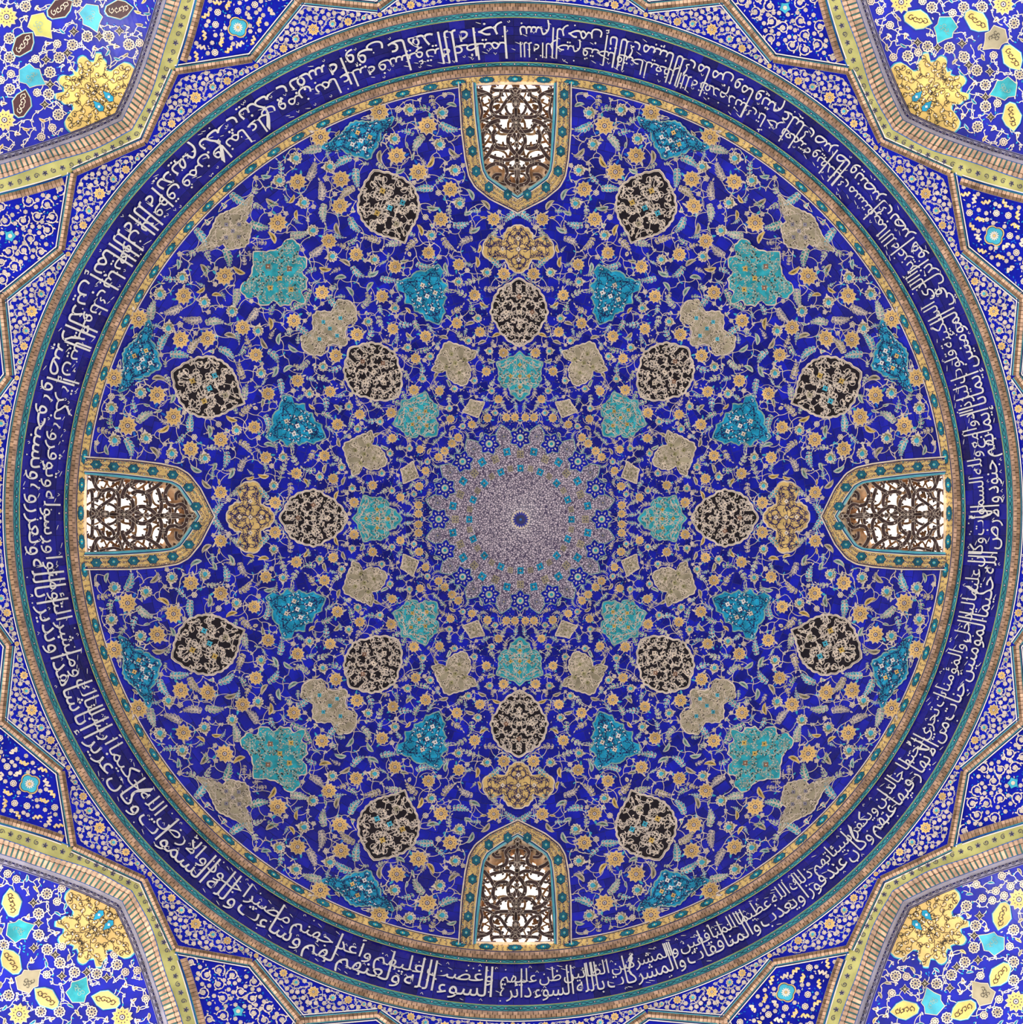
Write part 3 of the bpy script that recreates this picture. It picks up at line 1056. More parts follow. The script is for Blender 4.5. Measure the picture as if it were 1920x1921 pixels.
stars_ = [(965, 435, 6), (965, 720, 6), (965, 1015, 5), (520, 335, 3.5), (680, 240, 3), (735, 370, 3), (760, 640, 3.5), (640, 820, 3.5), (750, 930, 3.5), (545, 1040, 3.5), (680, 1255, 3.5),
          (965, 1320, 3.5), (565, 1345, 3), (710, 1480, 3.5), (860, 1410, 3), (790, 1655, 3), (400, 1420, 3), (965, 1740, 3.5), (400, 830, 3), (320, 440, 3)]
def wl(pts):
    out = []
    for a, b in pk('w', pts):
        x, y = cpt(a, b, 270)
        out.append((x, abs(y) if a < 979.5 else 0.0))
    return out
def lattice_mb(matside, front=True, scale=1.75):
    mb = MB()
    G = MB()
    for P, wd in bars:
        Q = catmull(wl(P), 4)
        Q[:, 1] = np.maximum(Q[:, 1], 0)
        for m in (1, -1):
            q = [(a, b * m) for a, b in Q]
            n = len(q)
            d = np.gradient(np.array(q), axis=0); L = np.hypot(*d.T) + 1e-9
            nx, ny = -d[:, 1] / L * wd / 2 * scale, d[:, 0] / L * wd / 2 * scale
            pts = []
            for i in range(n):
                for (sg, hh) in ((1, -.02), (-1, -.02), (-1, -.16), (1, -.16)):
                    pts.append((q[i][0] + nx[i] * sg, q[i][1] + ny[i] * sg, hh))
            fs = []
            for i in range(n - 1):
                for k in range(4):
                    fs.append([i * 4 + k, i * 4 + (k + 1) % 4, i * 4 + 4 + (k + 1) % 4, i * 4 + 4 + k])
            fs.append([0, 1, 2, 3]); fs.append([n * 4 - 4, n * 4 - 3, n * 4 - 2, n * 4 - 1])
            mb.add(pts, fs, matside)
            for sg in (1, -1):
                G.ribbon([(q[i][0] + nx[i] * .86 * sg, q[i][1] + ny[i] * .86 * sg) for i in range(n)], .55, 'cream', -.012)
            # little hooked lobes on the bars
            for i in range(3, n - 2, 5):
                ta = math.atan2(d[i][1], d[i][0])
                for sg in (1,):
                    aa = ta + sg * m * 1.9
                    lx, ly = q[i]
                    pts = []
                    base = [(0, -2.4), (6.2, -2.2), (8.6, 1.6), (5.2, 2.2), (0, 2.4)]
                    for hh in (-.03, -.14):
                        for u, v in base:
                            pts.append((lx + u * math.cos(aa) - v * math.sin(aa), ly + u * math.sin(aa) + v * math.cos(aa), hh))
                    mb.add(pts, [[0, 1, 2, 3, 4], [5, 6, 7, 8, 9]] + [[k, (k + 1) % 5, 5 + (k + 1) % 5, 5 + k] for k in range(5)], matside)
    return mb, G
lat, latline = lattice_mb('lattice_dark')
latb, _ = lattice_mb('lattice_back_sunlit', scale=1.0)
st = []
for (a, b, R) in stars_:
    x, y = wl([(a, b)])[0]
    st += [(x, y * m, R) for m in ((1, -1) if y > 1 else (1,))]
fr_in, fr_out = OPEN, FRAME
loz = [(120, 300), (150, 560), (180, 860), (215, 1150), (270, 1450), (460, 1690), (745, 1800)]
lozp = []
for a, b in loz:
    x, y = wl([(a, b)])[0]
    lozp.append((x, y))
wcen = surf(720, 0.0, 0.0)
def border_pattern(mb, P, half, mat_y='ochre'):
    """yellow scrolls and teal lozenges along a band centre line"""
    pass
WM = {}
mb = MB(); mb.strip(full(opening_h, 30), full(frame_h, 30), 'cyan_line', .03, .03)
mb.strip(full(opening_h, 30), full(opening_h, 30), 'tan', .03, -.2)
mid_ = [((a[0] * .75 + b[0] * .25), (a[1] * .75 + b[1] * .25)) for a, b in zip(full(frame_h, 30), full(opening_h, 30))]
mb.ribbon(mid_, 1.6, 'navy', .036)
mb.ribbon(full(frame_h, 30), 1.2, 'white', .04)
WM['frame'] = mb
mb = MB(); mb.strip(full(frame_h, 30), full(outer_h, 30), 'sand_yellow', H3, H3)
WM['border'] = mb
mb = MB()
ol = full(outer_h, 40)
mb.ribbon(ol, 2.2, 'blossom_cream', H3 + .010)
mb.ribbon([(a[0] + (b[0] - a[0]) * .09, a[1] + (b[1] - a[1]) * .09) for a, b in zip(ol, full(frame_h, 40))], 1.5, 'navy', H3 + .008)
WM['edge_line'] = mb
mb = MB()
rn2 = random.Random(3)
for (A_, B_) in zip(full(frame_h, 90), full(outer_h, 90)):
    for t in (.2, .5, .8):
        x, y = A_[0] + (B_[0] - A_[0]) * t, A_[1] + (B_[1] - A_[1]) * t
        a = rn2.uniform(0, 6.28)
        spiral(mb, x, y, 2.9, a, .8, .7, 'navy', H3 + .006, 1, None, 7)
        if rn2.random() < .3:
            mb.leaf(x, y, a, 3.5, 1.6, rn2.choice(['blossom_cream', 'mustard', 'teal_green']), H3 + .008)
WM['scrollwork'] = mb
WL = []
for (x, y) in lozp:
    for m in (1, -1):
        mb = MB()
        yy = y * m
        for R, mat, hh in ((11.5, 'navy', .012), (10.3, 'deep_teal', .016), (5.0, 'navy', .020), (4.0, 'teal', .024)):
            rg = [(x + R * 1.0 * (1 if i % 2 == 0 else .78) * math.cos(i * PI / 6), yy + R * .82 * (1 if i % 2 == 0 else .8) * math.sin(i * PI / 6)) for i in range(12)]
            mb.fan((x, yy), rg, mat, H3 + hh)
        mb.disc(x, yy, 1.3, 'mustard', H3 + .03, 5)
        WL.append(mb)
for wi, deg in enumerate((270, 0, 90, 180)):
    rot = math.radians(deg)
    def wpart(name, mb, parent, kind=None, first={}):
        key = (name, id(mb))
        if key not in first:
            first[key] = mb.mesh(name, centre=wcen)
        o = bpy.data.objects.new(name, first[key])
        COL.objects.link(o)
        o.parent = parent
        if kind: o['kind'] = kind
        return o
    if wi == 0:
        P0 = offset_world(OPEN, -.04); P1 = offset_world(OPEN, .5)
        rv = MB()
        n = len(P0)
        rv.p = [tuple(p - wcen) for p in P0] + [tuple(p - wcen) for p in P1]
        rv.f = [[i, (i + 1) % n, n + (i + 1) % n, n + i] for i in range(n)]
        rv.m = [0] * n; rv.tone = [.5] * n; rv.names = ['reveal_sunlit_brick']
        revm = rv.mesh('reveal', raw=True)
        latm = lat.mesh('bar_work', centre=wcen); latlm = latline.mesh('edging', centre=wcen)
        bV = surf([p[0] for p in latb.p], [p[1] for p in latb.p], [p[2] for p in latb.p])
        bV[:, 0] += .42
        latb2 = MB(); latb2.p = [tuple(v) for v in (bV - wcen)]; latb2.f = latb.f; latb2.m = latb.m; latb2.tone = latb.tone; latb2.names = latb.names
        latbm = latb2.mesh('added_grille', raw=True)  # added grille: dims the openings and gives sunlit orange pieces behind the screen
        smesh = []
        for (x, y, R) in st:
            q = MB()
            for i in range(6):
                q.leaf(x, y, i * PI / 3, R * .5, R * .26, 'blossom_cream', -.004)
            q.disc(x, y, R * .1, 'rust', .002, 5)
            smesh.append(q.mesh('floret', centre=wcen))
    win = link('window_%d' % (wi + 1), revm, None, rot, wcen, kind='structure')
    wpart('frame', WM['frame'], win)
    wpart('border', WM['border'], win)
    wpart('edge_line', WM['edge_line'], win)
    wpart('scrollwork', WM['scrollwork'], win, 'stuff')
    for q in WL:
        wpart('lozenge', q, win)
    scr = link('window_screen', latm, None, rot, wcen)
    tag(scr, 'dark pierced arabesque screen filling the %s window of the dome' % WIN_NAMES[deg], 'window screen', 'pierced window screens')
    o = bpy.data.objects.new('edging', latlm); COL.objects.link(o); o.parent = scr
    for me in smesh:
        o = bpy.data.objects.new('floret', me); COL.objects.link(o); o.parent = scr
    g = link('added_grille', latbm, None, rot, wcen)
    tag(g, 'added sunlit-toned outer grille behind the %s window screen' % WIN_NAMES[deg], 'grille', 'added outer grilles')

# ================================================================== bands at the foot of the dome
wall_d = MB()
def ringstrip(mb, r0, r1, mat, h0, h1, n=256):
    mb.strip(circle(r0, n), circle(r1, n), mat, h0, h1, True)
ringstrip(wall_d, 804, 845, 'grout', -.02, -.02)
ringstrip(wall_d, 845, 928, 'grout', -.02, -.02)
ringstrip(wall_d, 928, 956, 'grout', -.02, -.02)
drum = link('wall_drum', wall_d.mesh('wall_drum'), kind='structure')

# yellow and teal border
t1 = MB()
ringstrip(t1, 806.5, 823, 'sand_yellow', .012, .012, 384)
ringstrip(t1, 805, 807, 'blossom_cream', .018, .018, 384)
ringstrip(t1, 807, 808.2, 'navy', .018, .018, 384)
ringstrip(t1, 821.8, 823.4, 'navy', .018, .018, 384)
trim1 = link('trim_1', t1.mesh('trim_1'), kind='structure')
sw = MB()
for k in range(96 * 5):
    a = 360 * k / 480 + .2
    for rr in (810.5, 814.7, 819):
        x, y = pol(rr, a + rn2.uniform(-.15, .15))
        q = rn2.uniform(0, 6.28)
        spiral(sw, x, y, 2.5, q, .8, .65, 'navy', .020, rn2.choice((-1, 1)), None, 6)
        if rn2.random() < .3:
            sw.leaf(x, y, q, 3.4, 1.5, rn2.choice(['mustard', 'blossom_cream', 'ochre']), .024)
link('scrollwork', sw.mesh('scrollwork'), trim1, kind='stuff')
mb = MB()
L_ = 15.5
for R, wd, mat, hh in ((L_, 6.4, 'navy', .022), (L_ - 1, 5.6, 'deep_teal', .026), (7, 3.6, 'navy', .030), (6, 2.9, 'teal', .034)):
    rg = []
    for i in range(16):
        q = 2 * PI * i / 16
        k = 1 if i % 2 == 0 else .84
        rg.append((814.6 + wd * k * math.cos(q), R * k * math.sin(q)))
    mb.fan((814.6, 0), rg, mat, hh)
mb.disc(814.6, 0, 1.5, 'mustard', .040, 6)
cl_ = surf(814.6, 0.0, 0.0)
lm = mb.mesh('lozenge', centre=cl_)
for k in range(96):
    link('lozenge', lm, trim1, math.radians(360 * k / 96), cl_)

# brick mouldings
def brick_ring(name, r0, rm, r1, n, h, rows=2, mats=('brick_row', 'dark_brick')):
    base = MB()
    ringstrip(base, r0 - .6, r1 + .6, 'mortar', .02, .02, 384)
    o = link(name, base.mesh(name), kind='structure')
    m_ = MB()
    prof_ = [(r0, .02), (r0 + .6, h * .8), (rm, h), (r1 - .6, h * .6), (r1, .02)]
    for k in range(n):
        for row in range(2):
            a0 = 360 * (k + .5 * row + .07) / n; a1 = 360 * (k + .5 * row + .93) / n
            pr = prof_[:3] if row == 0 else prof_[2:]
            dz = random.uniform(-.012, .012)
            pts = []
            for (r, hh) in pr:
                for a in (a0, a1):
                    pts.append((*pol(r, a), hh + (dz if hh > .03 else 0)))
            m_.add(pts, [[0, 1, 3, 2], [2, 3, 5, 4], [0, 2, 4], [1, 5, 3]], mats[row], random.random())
    link('brick_course', m_.mesh('brick_course'), o, kind='stuff')
    return o
brick_ring('trim_2', 824, 830.5, 837.5, 560, .13)
brick_ring('trim_3', 939, 946, 952.5, 620, .14, mats=('brick_row', 'dark_brick'))

# teal lines with small scrolls
def teal_band(name, r0, r1, n):
    b = MB()
    ringstrip(b, r0, r1, 'teal_green', .012, .012, 384)
    ringstrip(b, r0 - .2, r0 + 1.1, 'navy' if r0 < 900 else 'lime', .017, .017, 384)
    ringstrip(b, r1 - 1.1, r1 + .2, 'lime' if r0 < 900 else 'navy', .017, .017, 384)
    o = link(name, b.mesh(name), kind='structure')
    s_ = MB()
    rm = (r0 + r1) / 2
    for k in range(n):
        a = 360 * k / n
        P = [pol(rm + (r1 - r0) * .24 * math.sin(2 * PI * t), a + 360 / n * t) for t in np.linspace(0, 1, 9)]
        s_.ribbon(P, .9, 'navy', .018)
        P = [pol(rm - (r1 - r0) * .24 * math.sin(2 * PI * t), a + 360 / n * t) for t in np.linspace(0, 1, 9)]
        s_.ribbon(P, .7, 'navy', .019)
        x, y = pol(rm, a)
        s_.disc(x, y, 2.4, 'navy', .021, 6, math.radians(a)); s_.disc(x, y, 1.4, 'blossom_cream', .025, 4, math.radians(a))
        for j in (.25, .75):
            x, y = pol(rm, a + 360 / n * j)
            s_.disc(x, y, 1.1, 'light_turquoise', .022, 5)
    link('scrollwork', s_.mesh('scrollwork'), o, kind='stuff')
teal_band('trim_4', 838, 846, 200)
teal_band('trim_5', 926.5, 938.5, 210)

# inscription wall tiles
rows = np.linspace(846, 926.5, 6)
nT = 190
stf = MB()
for k in (4, 3, 2, 1, 0):
    r0, r1 = rows[k], rows[k + 1]
    mbt = MB(); mbt.add(tile_pts(r0, r1, -180 / nT, 180 / nT, .3, .006), TF, 'navy_tile')
    cc = surf((r0 + r1) / 2, 0.0, 0.0)
    me = mbt.mesh('tile', centre=cc)
    for i in range(nT):
        a = 360 * i / nT
        if k == 4 or (k == 3 and i < 110):
            link('tile', me, drum, math.radians(a), cc)
        else:
            stf.add(tile_pts(r0, r1, a - 180 / nT, a + 180 / nT, .3, .006), TF, 'navy_tile_field', random.random())
link('tile_field', stf.mesh('tile_field'), drum, kind='stuff')

# ------------------------------------------------------------------ the inscription
FORMS = {}   # letter: (isolated, final, initial, medial)
def reg4(ch, base): FORMS[ch] = (base, base + 1, base + 2, base + 3)
def reg2(ch, base): FORMS[ch] = (base, base + 1, None, None)
reg2('\u0623', 0xFE83); reg2('\u0625', 0xFE87); reg2('\u0627', 0xFE8D); reg2('\u0622', 0xFE81); reg2('\u0624', 0xFE85); reg4('\u0626', 0xFE89)
reg4('\u0628', 0xFE8F); reg2('\u0629', 0xFE93); reg4('\u062A', 0xFE95); reg4('\u062B', 0xFE99); reg4('\u062C', 0xFE9D); reg4('\u062D', 0xFEA1); reg4('\u062E', 0xFEA5)
reg2('\u062F', 0xFEA9); reg2('\u0630', 0xFEAB); reg2('\u0631', 0xFEAD); reg2('\u0632', 0xFEAF); reg4('\u0633', 0xFEB1); reg4('\u0634', 0xFEB5)
reg4('\u0635', 0xFEB9); reg4('\u0636', 0xFEBD); reg4('\u0637', 0xFEC1); reg4('\u0638', 0xFEC5); reg4('\u0639', 0xFEC9); reg4('\u063A', 0xFECD)
reg4('\u0641', 0xFED1); reg4('\u0642', 0xFED5); reg4('\u0643', 0xFED9); reg4('\u0644', 0xFEDD); reg4('\u0645', 0xFEE1); reg4('\u0646', 0xFEE5); reg4('\u0647', 0xFEE9)
reg2('\u0648', 0xFEED); reg2('\u0649', 0xFEEF); reg4('\u064A', 0xFEF1); FORMS['\u0621'] = (0xFE80, None, None, None)
def shape(word):
    out = []
    prev_join = False
    i = 0
    while i < len(word):
        ch = word[i]
        if ch == '\u0644' and i + 1 < len(word) and word[i + 1] in '\u0627\u0623\u0625':
            b = {'\u0627': 0xFEFB, '\u0623': 0xFEF7, '\u0625': 0xFEF9}[word[i + 1]]
            out.append(chr(b + (1 if prev_join else 0)))
            prev_join = False
            i += 2
            continue
        f = FORMS.get(ch)
        if f is None:
            i += 1
            continue
        nxt = word[i + 1] if i + 1 < len(word) else None
        can_next = f[2] is not None and nxt is not None and FORMS.get(nxt) and FORMS[nxt][1] is not None
        if prev_join:
            code = f[3] if can_next else f[1]
        else:
            code = f[2] if can_next else f[0]
        out.append(chr(code or f[0]))
        prev_join = bool(can_next)
        i += 1
    return ''.join(out[::-1])
T1 = ("بسم الله الرحمن الرحيم إنا فتحنا لك فتحا مبينا ليغفر لك الله ما تقدم من ذنبك وما تأخر ويتم نعمته عليك ويهديك صراطا مستقيما وينصرك الله نصرا عزيزا "
      "هو الذي أنزل السكينة في قلوب المؤمنين ليزدادوا إيمانا مع إيمانهم ولله جنود السموات والأرض وكان الله عليما حكيما ليدخل المؤمنين والمؤمنات جنات تجري من تحتها الأنهار خالدين فيها "
      "ويكفر عنهم سيئاتهم وكان ذلك عند الله فوزا عظيما ويعذب المنافقين والمنافقات والمشركين والمشركات الظانين بالله ظن السوء عليهم دائرة").split()
T2 = ("السوء وغضب الله عليهم ولعنهم وأعد لهم جهنم وساءت مصيرا ولله جنود السموات والأرض وكان الله عزيزا حكيما إنا أرسلناك شاهدا ومبشرا ونذيرا لتؤمنوا بالله ورسوله وتعزروه وتوقروه "
      "وتسبحوه بكرة وأصيلا إن الذين يبايعونك إنما يبايعون الله يد الله فوق أيديهم فمن نكث فإنما ينكث على نفسه ومن أوفى بما عاهد عليه الله فسيؤتيه أجرا عظيما").split()
GL = {}
tcurve = bpy.data.curves.new('lettering', 'FONT')
tcurve.resolution_u = 3
tobj = bpy.data.objects.new('lettering', tcurve)
COL.objects.link(tobj)
def raw_text(t):
    tcurve.body = t
    bpy.context.view_layer.update()
    ev = tobj.evaluated_get(bpy.context.evaluated_depsgraph_get())
    m = ev.to_mesh()
    V = [(v.co.x, v.co.y) for v in m.vertices]
    Fc = [list(p.vertices) for p in m.polygons]
    ev.to_mesh_clear()
    return V, Fc
XREF = max(v[0] for v in raw_text('I')[0])
def glyph(c):
    if c not in GL:
        V, Fc = raw_text(c)
        adv = max(v[0] for v in raw_text(c + 'I')[0]) - XREF
        GL[c] = (V, Fc, adv)
    return GL[c]
TALL = set(range(0xFE81, 0xFE85)) | set(range(0xFE87, 0xFE89)) | {0xFE8D, 0xFE8E} | set(range(0xFEDD, 0xFEE1)) | set(range(0xFEF5, 0xFEFD)) | set(range(0xFED9, 0xFEDD)) | set(range(0xFEC1, 0xFEC9))
def word_mesh(t):
    """vertices (x, y, tall) of a shaped word"""
    V, Fc, x = [], [], 0.0
    for c in t:
        gv, gf, adv = glyph(c)
        o = len(V)
        tl = ord(c) in TALL
        V += [(x + a, b, tl) for a, b in gv]
        Fc += [[i + o for i in f] for f in gf]
        x += adv
    return V, Fc
insc = bpy.data.objects.new('inscription', None)
COL.objects.link(insc)
insc.location = (0, 0, float(np.interp(886, rp, Zz)) + EYE)
ic = tuple(insc.location)
tag(insc, 'white two-tier Arabic calligraphy running round the dark blue band', 'inscription')
RO, RI = 924.5, 848.5         # feet and heads of the letters
def subdivide(V, Fc):
    return V, Fc
rt = random.Random(21)
def set_half(words, a0, a1, emL, emU):
    """lower tier takes even words, upper tier the odd ones; both are spread evenly between the angles a0 and a1 (clockwise)"""
    for tier in (0, 1):
        ws = words[tier::2]
        data = []
        for w_ in ws:
            V, Fc = word_mesh(shape(w_))
            if not V: continue
            x0 = min(v[0] for v in V); x1 = max(v[0] for v in V)
            data.append((V, Fc, x0, x1))
        em = emL if tier == 0 else emU
        gap = .16
        tot = sum(d[3] - d[2] + gap for d in data)
        # radius at which advance is measured
        base_r = RO - 13 if tier == 0 else RO - 42
        avail = math.radians(a1 - a0) * base_r
        k = avail / tot          # px per em horizontally
        pos = 0.0
        for (V, Fc, x0, x1) in data:
            mb = MB()
            pts = []
            tilt = .0
            for (vx, vy, tl) in V:
                adv = (pos + (x1 - vx)) * k          # right end first
                if tier == 0:
                    v = vy * emL
                    if tl and vy > .40: v = .40 * emL + (vy - .40) * emL * 3.0
                    if vy < 0: v *= .8
                    v = min(v, 59)
                    r = base_r - v
                else:
                    v = vy * emU
                    if tl and vy > .40: v = .40 * emU + (vy - .40) * emU * 1.5
                    r = max(base_r - v, RI)
                a = a0 + math.degrees(adv / base_r)
                pts.append((*pol(min(r, RO), a), .030 + .006 * tier))
            mb.add(pts, Fc, 'letter_white')
            o = bpy.data.objects.new('word', mb.mesh('word', centre=ic))
            COL.objects.link(o)
            o.parent = insc
            pos += x1 - x0 + gap
set_half(T1, -89.3, 92, 42, 32)
set_half(T2, 92.6, 269.6, 46, 35)
bpy.data.objects.remove(tobj)
# vowel strokes
vw = MB()
for k in range(760):
    a = 360 * k / 760 + rt.uniform(-.15, .15)
    r = rt.choice([853, 857, 863, 870, 880, 893, 902, 919]) + rt.uniform(-2, 2)
    x, y = pol(r, a)
    q = math.radians(a)
    t = rt.random()
    if t < .45:
        L = rt.uniform(7, 11)
        d = q + PI / 2 + .35
        vw.ribbon([(x - L / 2 * math.cos(d), y - L / 2 * math.sin(d)), (x, y), (x + L / 2 * math.cos(d), y + L / 2 * math.sin(d))], [.5, 1.2, .9], 'letter_white', .028)
    elif t < .8:
        d = q + PI / 2
        c_, s_ = math.cos(d), math.sin(d)
        loc = [(-3, -2), (0, 2), (2.4, -1.4)] if rt.random() < .5 else [(-2.5, 0), (0, 2.4), (2.4, .4), (1, -1.6)]
        vw.ribbon([(x + u * c_ - v * s_, y + u * s_ + v * c_) for u, v in loc], 1.1, 'letter_white', .028)
    else:
        vw.disc(x, y, 1.7, 'letter_white', .028, 4, q)
o = bpy.data.objects.new('vowel_marks', vw.mesh('vowel_marks', centre=ic)); COL.objects.link(o); o.parent = insc; o['kind'] = 'stuff'

# ================================================================== transition zone: spandrels, star ribs, corner vaults
# corner arch lines (local to a diagonal: x = away from axis, y = sideways)
A_rib1 = [(975, 0), (1024, 142), (1088, 265), (1170, 400), (1262, 520)]
A_yo = [(985, 0), (1034, 146), (1096, 260), (1176, 393), (1266, 512)]
A_yi = [(1010, 0), (1033, 76), (1073, 153), (1114, 239), (1190, 372), (1274, 492)]
A_b2 = [(1036, 0), (1062, 71), (1100, 152), (1134, 219), (1206, 350), (1286, 470)]
A_in = [(1055, 0), (1080, 67), (1119, 150), (1148, 205), (1216, 334), (1296, 455)]
def halfcurve(P, n=40):
    c = catmull(P, 10)
    return dense([tuple(p) for p in c], n)
def symcurve(P, n=40):
    h = halfcurve(P, n)
    return [(a, -b) for a, b in h[::-1][:-1]] + h
L1, LYO, LYI, LB2, LIN = [symcurve(P) for P in (A_rib1, A_yo, A_yi, A_b2, A_in)]

# wall shell with openings at the four corner vaults
yi_ang = [math.degrees(math.atan2(b, a)) for a, b in LYI]
yi_r = [math.hypot(a, b) for a, b in LYI]
def rmax(deg):
    d = (deg % 90) - 45
    if abs(d) >= max(yi_ang): return 1400.0
    return float(np.interp(d, yi_ang, yi_r))
NAz = 1440
tw = MB()
K = 12
pts = []
for i in range(NAz):
    a = 360 * i / NAz
    rm = rmax(a)
    for k in range(K + 1):
        pts.append((*pol(953 + (rm - 953) * k / K, a), 0.0))
fs = [[i * (K + 1) + k, ((i + 1) % NAz) * (K + 1) + k, ((i + 1) % NAz) * (K + 1) + k + 1, i * (K + 1) + k + 1] for i in range(NAz) for k in range(K)]
tw.add(pts, fs, 'cobalt_panel')
spandrel = link('wall_spandrel', tw.mesh('wall_spandrel'), kind='structure')

# ribs of the star net
def along(P, step):
    P = np.array(P); d = np.r_[0, np.cumsum(np.hypot(*np.diff(P, axis=0).T))]
    n = max(2, int(round(d[-1] / step)))
    t = np.linspace(0, d[-1], n + 1)
    return [(float(np.interp(a, d, P[:, 0])), float(np.interp(a, d, P[:, 1]))) for a in t]
def offset(P, w_):
    P = np.array(P, float)
    d = np.gradient(P, axis=0); L = np.hypot(*d.T) + 1e-9
    return [(P[i, 0] - d[i, 1] / L[i] * w_, P[i, 1] + d[i, 0] / L[i] * w_) for i in range(len(P))]
def rib_bricks(mb, base, P, wd, step=7.5, h=.12, rows=('brick_row', 'dark_brick')):
    Q = along(P, step)
    base.strip(offset(Q, wd / 2 + .5), offset(Q, -wd / 2 - .5), 'mortar', .02, .02)
    pr = [(-wd / 2, .02), (-wd / 2 + .6, h * .8), (0, h), (wd / 2 - .6, h * .8), (wd / 2, .02)]
    for i in range(len(Q) - 1):
        A, B = np.array(Q[i]), np.array(Q[i + 1])
        d = B - A
        nn = np.array([-d[1], d[0]]) / (np.hypot(*d) + 1e-9)
        dz = random.uniform(-.01, .01)
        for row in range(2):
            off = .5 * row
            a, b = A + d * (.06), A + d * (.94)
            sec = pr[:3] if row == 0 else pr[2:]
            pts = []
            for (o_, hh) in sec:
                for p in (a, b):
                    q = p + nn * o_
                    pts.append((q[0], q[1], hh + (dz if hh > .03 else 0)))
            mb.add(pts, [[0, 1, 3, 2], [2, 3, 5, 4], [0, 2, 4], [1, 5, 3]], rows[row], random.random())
def edge_lines(mb, P, d, sgn):
    Q = along(P, 14)
    for o_, wd, mat, hh in ((d + 1.2, 2.2, 'cyan_line', .022), (d + 3.2, 1.5, 'navy', .024), (d + 5.4, 2.0, 'white', .024)):
        mb.ribbon(offset(Q, o_ * sgn), wd, mat, hh)
RV, RJ = 978, 1037
netb, net, netl = MB(), MB(), MB()
for k in range(24):
    v0 = pol(RV, 15 * k); j0 = pol(RJ, 15 * k + 7.5); v1 = pol(RV, 15 * k + 15)
    for A, B in ((v0, j0), (j0, v1)):
        rib_bricks(net, netb, [A, B], 12)
    P = along([v0, j0, v1], 6)
    edge_lines(netl, [v0, j0], 5.5, -1); edge_lines(netl, [j0, v1], 5.5, -1)
    edge_lines(netl, [v0, j0], 5.5, 1) if k % 6 not in (2, 3) else None
    edge_lines(netl, [j0, v1], 5.5, 1) if k % 6 not in (2, 3) else None
    if (15 * k + 7.5) % 90 in (22.5, 67.5, 7.5, 82.5):
        A, B = pol(RJ, 15 * k + 7.5), pol(1330, 15 * k + 7.5)
        rib_bricks(net, netb, [A, B], 13)
        edge_lines(netl, [A, B], 6, 1); edge_lines(netl, [A, B], 6, -1)
# white and navy line along the foot of the ring of spandrels
ringstrip(netl, 953.3, 954.6, 'cyan_line', .022, .022, 384)
ringstrip(netl, 954.8, 956.2, 'navy', .024, .024, 384)
ringstrip(netl, 956.4, 958.2, 'white', .024, .024, 384)
tr6 = link('trim_6', netb.mesh('trim_6'), kind='structure')
link('brick_course', net.mesh('brick_course'), tr6, kind='stuff')
link('edge_line', netl.mesh('edge_line'), tr6)

# floral filling of the spandrel ring and of the kite panels
def in_ring(x, y, g):
    r = math.hypot(x, y); a = math.degrees(math.atan2(y, x)) % 15
    u = min(a, 15 - a) / 7.5
    lim_ = RV + (RJ - RV) * u
    return 960 + g < r < lim_ - 13 - g
sp = MB()
sp_pl = []
SPY = [(0, 978, 9.5), (3.8, 965.5, 7.5), (-3.8, 965.5, 7.5)]
rs_ = random.Random(9)
bay = MB()
bpl = []
rosette_bay = []
for d, r, R in [(0, 977, 10.5), (3.9, 968, 7.5), (-3.9, 968, 7.5), (7.5, 963.5, 4.5)]:
    x, y = pol(r, d); rosette_bay.append((x, y, R)); bpl.append((x, y, R))
for d, r, R in [(2.2, 974, 7), (-2.2, 974, 7), (5.7, 966.5, 5), (-5.7, 966.5, 5)]:
    x, y = pol(r, d); palmette(bay, x, y, R, .8); bpl.append((x, y, R))
def bay_ok(x, y, g):
    r = math.hypot(x, y); d = abs(math.degrees(math.atan2(y, x)))
    return d < 7.5 and 960 + g < r < RV + (RJ - RV) * (1 - d / 7.5) - 12 - g
for R, n in ((4.6, 900), (3.0, 900), (1.8, 1200)):
    for _ in range(n):
        x, y = pol(rs_.uniform(960, 1028), rs_.uniform(0, 7.4))
        if not bay_ok(x, y, R * .8): continue
        if any((x - p[0]) ** 2 + (y - p[1]) ** 2 < (R + p[2]) ** 2 * 1.25 for p in bpl): continue
        for m in (1, -1):
            bpl.append((x, y * m, R))
            a = rs_.uniform(0, 6.28)
            if R > 4: small_flower(bay, x, y * m, R * .95, a * m, n=6)
            elif R > 2: bud(bay, x, y * m, a * m, R * 2.0, 'vine_cream', 'leaf_blue') if a < 4 else fern(bay, x, y * m, a * m, R * 2.3, .4, 'light_turquoise')
            else: bay.leaf(x, y * m, a * m, R * 2.4, R * .9, rs_.choice(['vine_cream', 'leaf_blue', 'turquoise', 'leaf_blue']), H1)
for i, p in enumerate(bpl):
    for j in sorted(range(len(bpl)), key=lambda j: (bpl[j][0] - p[0]) ** 2 + (bpl[j][1] - p[1]) ** 2)[1:3]:
        q = bpl[j]
        arc_line(bay, p[:2], q[:2], .15, .8, 'vine_cream', H1 + .002, 5)
bm = bay.mesh('leafwork')
for k in range(24):
    link('leafwork', bm, spandrel, math.radians(15 * k + 7.5), kind='stuff')
for (x, y, R) in rosette_bay:
    mb = MB(); rosette(mb, x, y, R, .2, n=9)
    cc = surf(x, y, 0.0)
    me = mb.mesh('rosette', centre=cc)
    for k in range(24):
        link('rosette', me, spandrel, math.radians(15 * k + 7.5), cc)
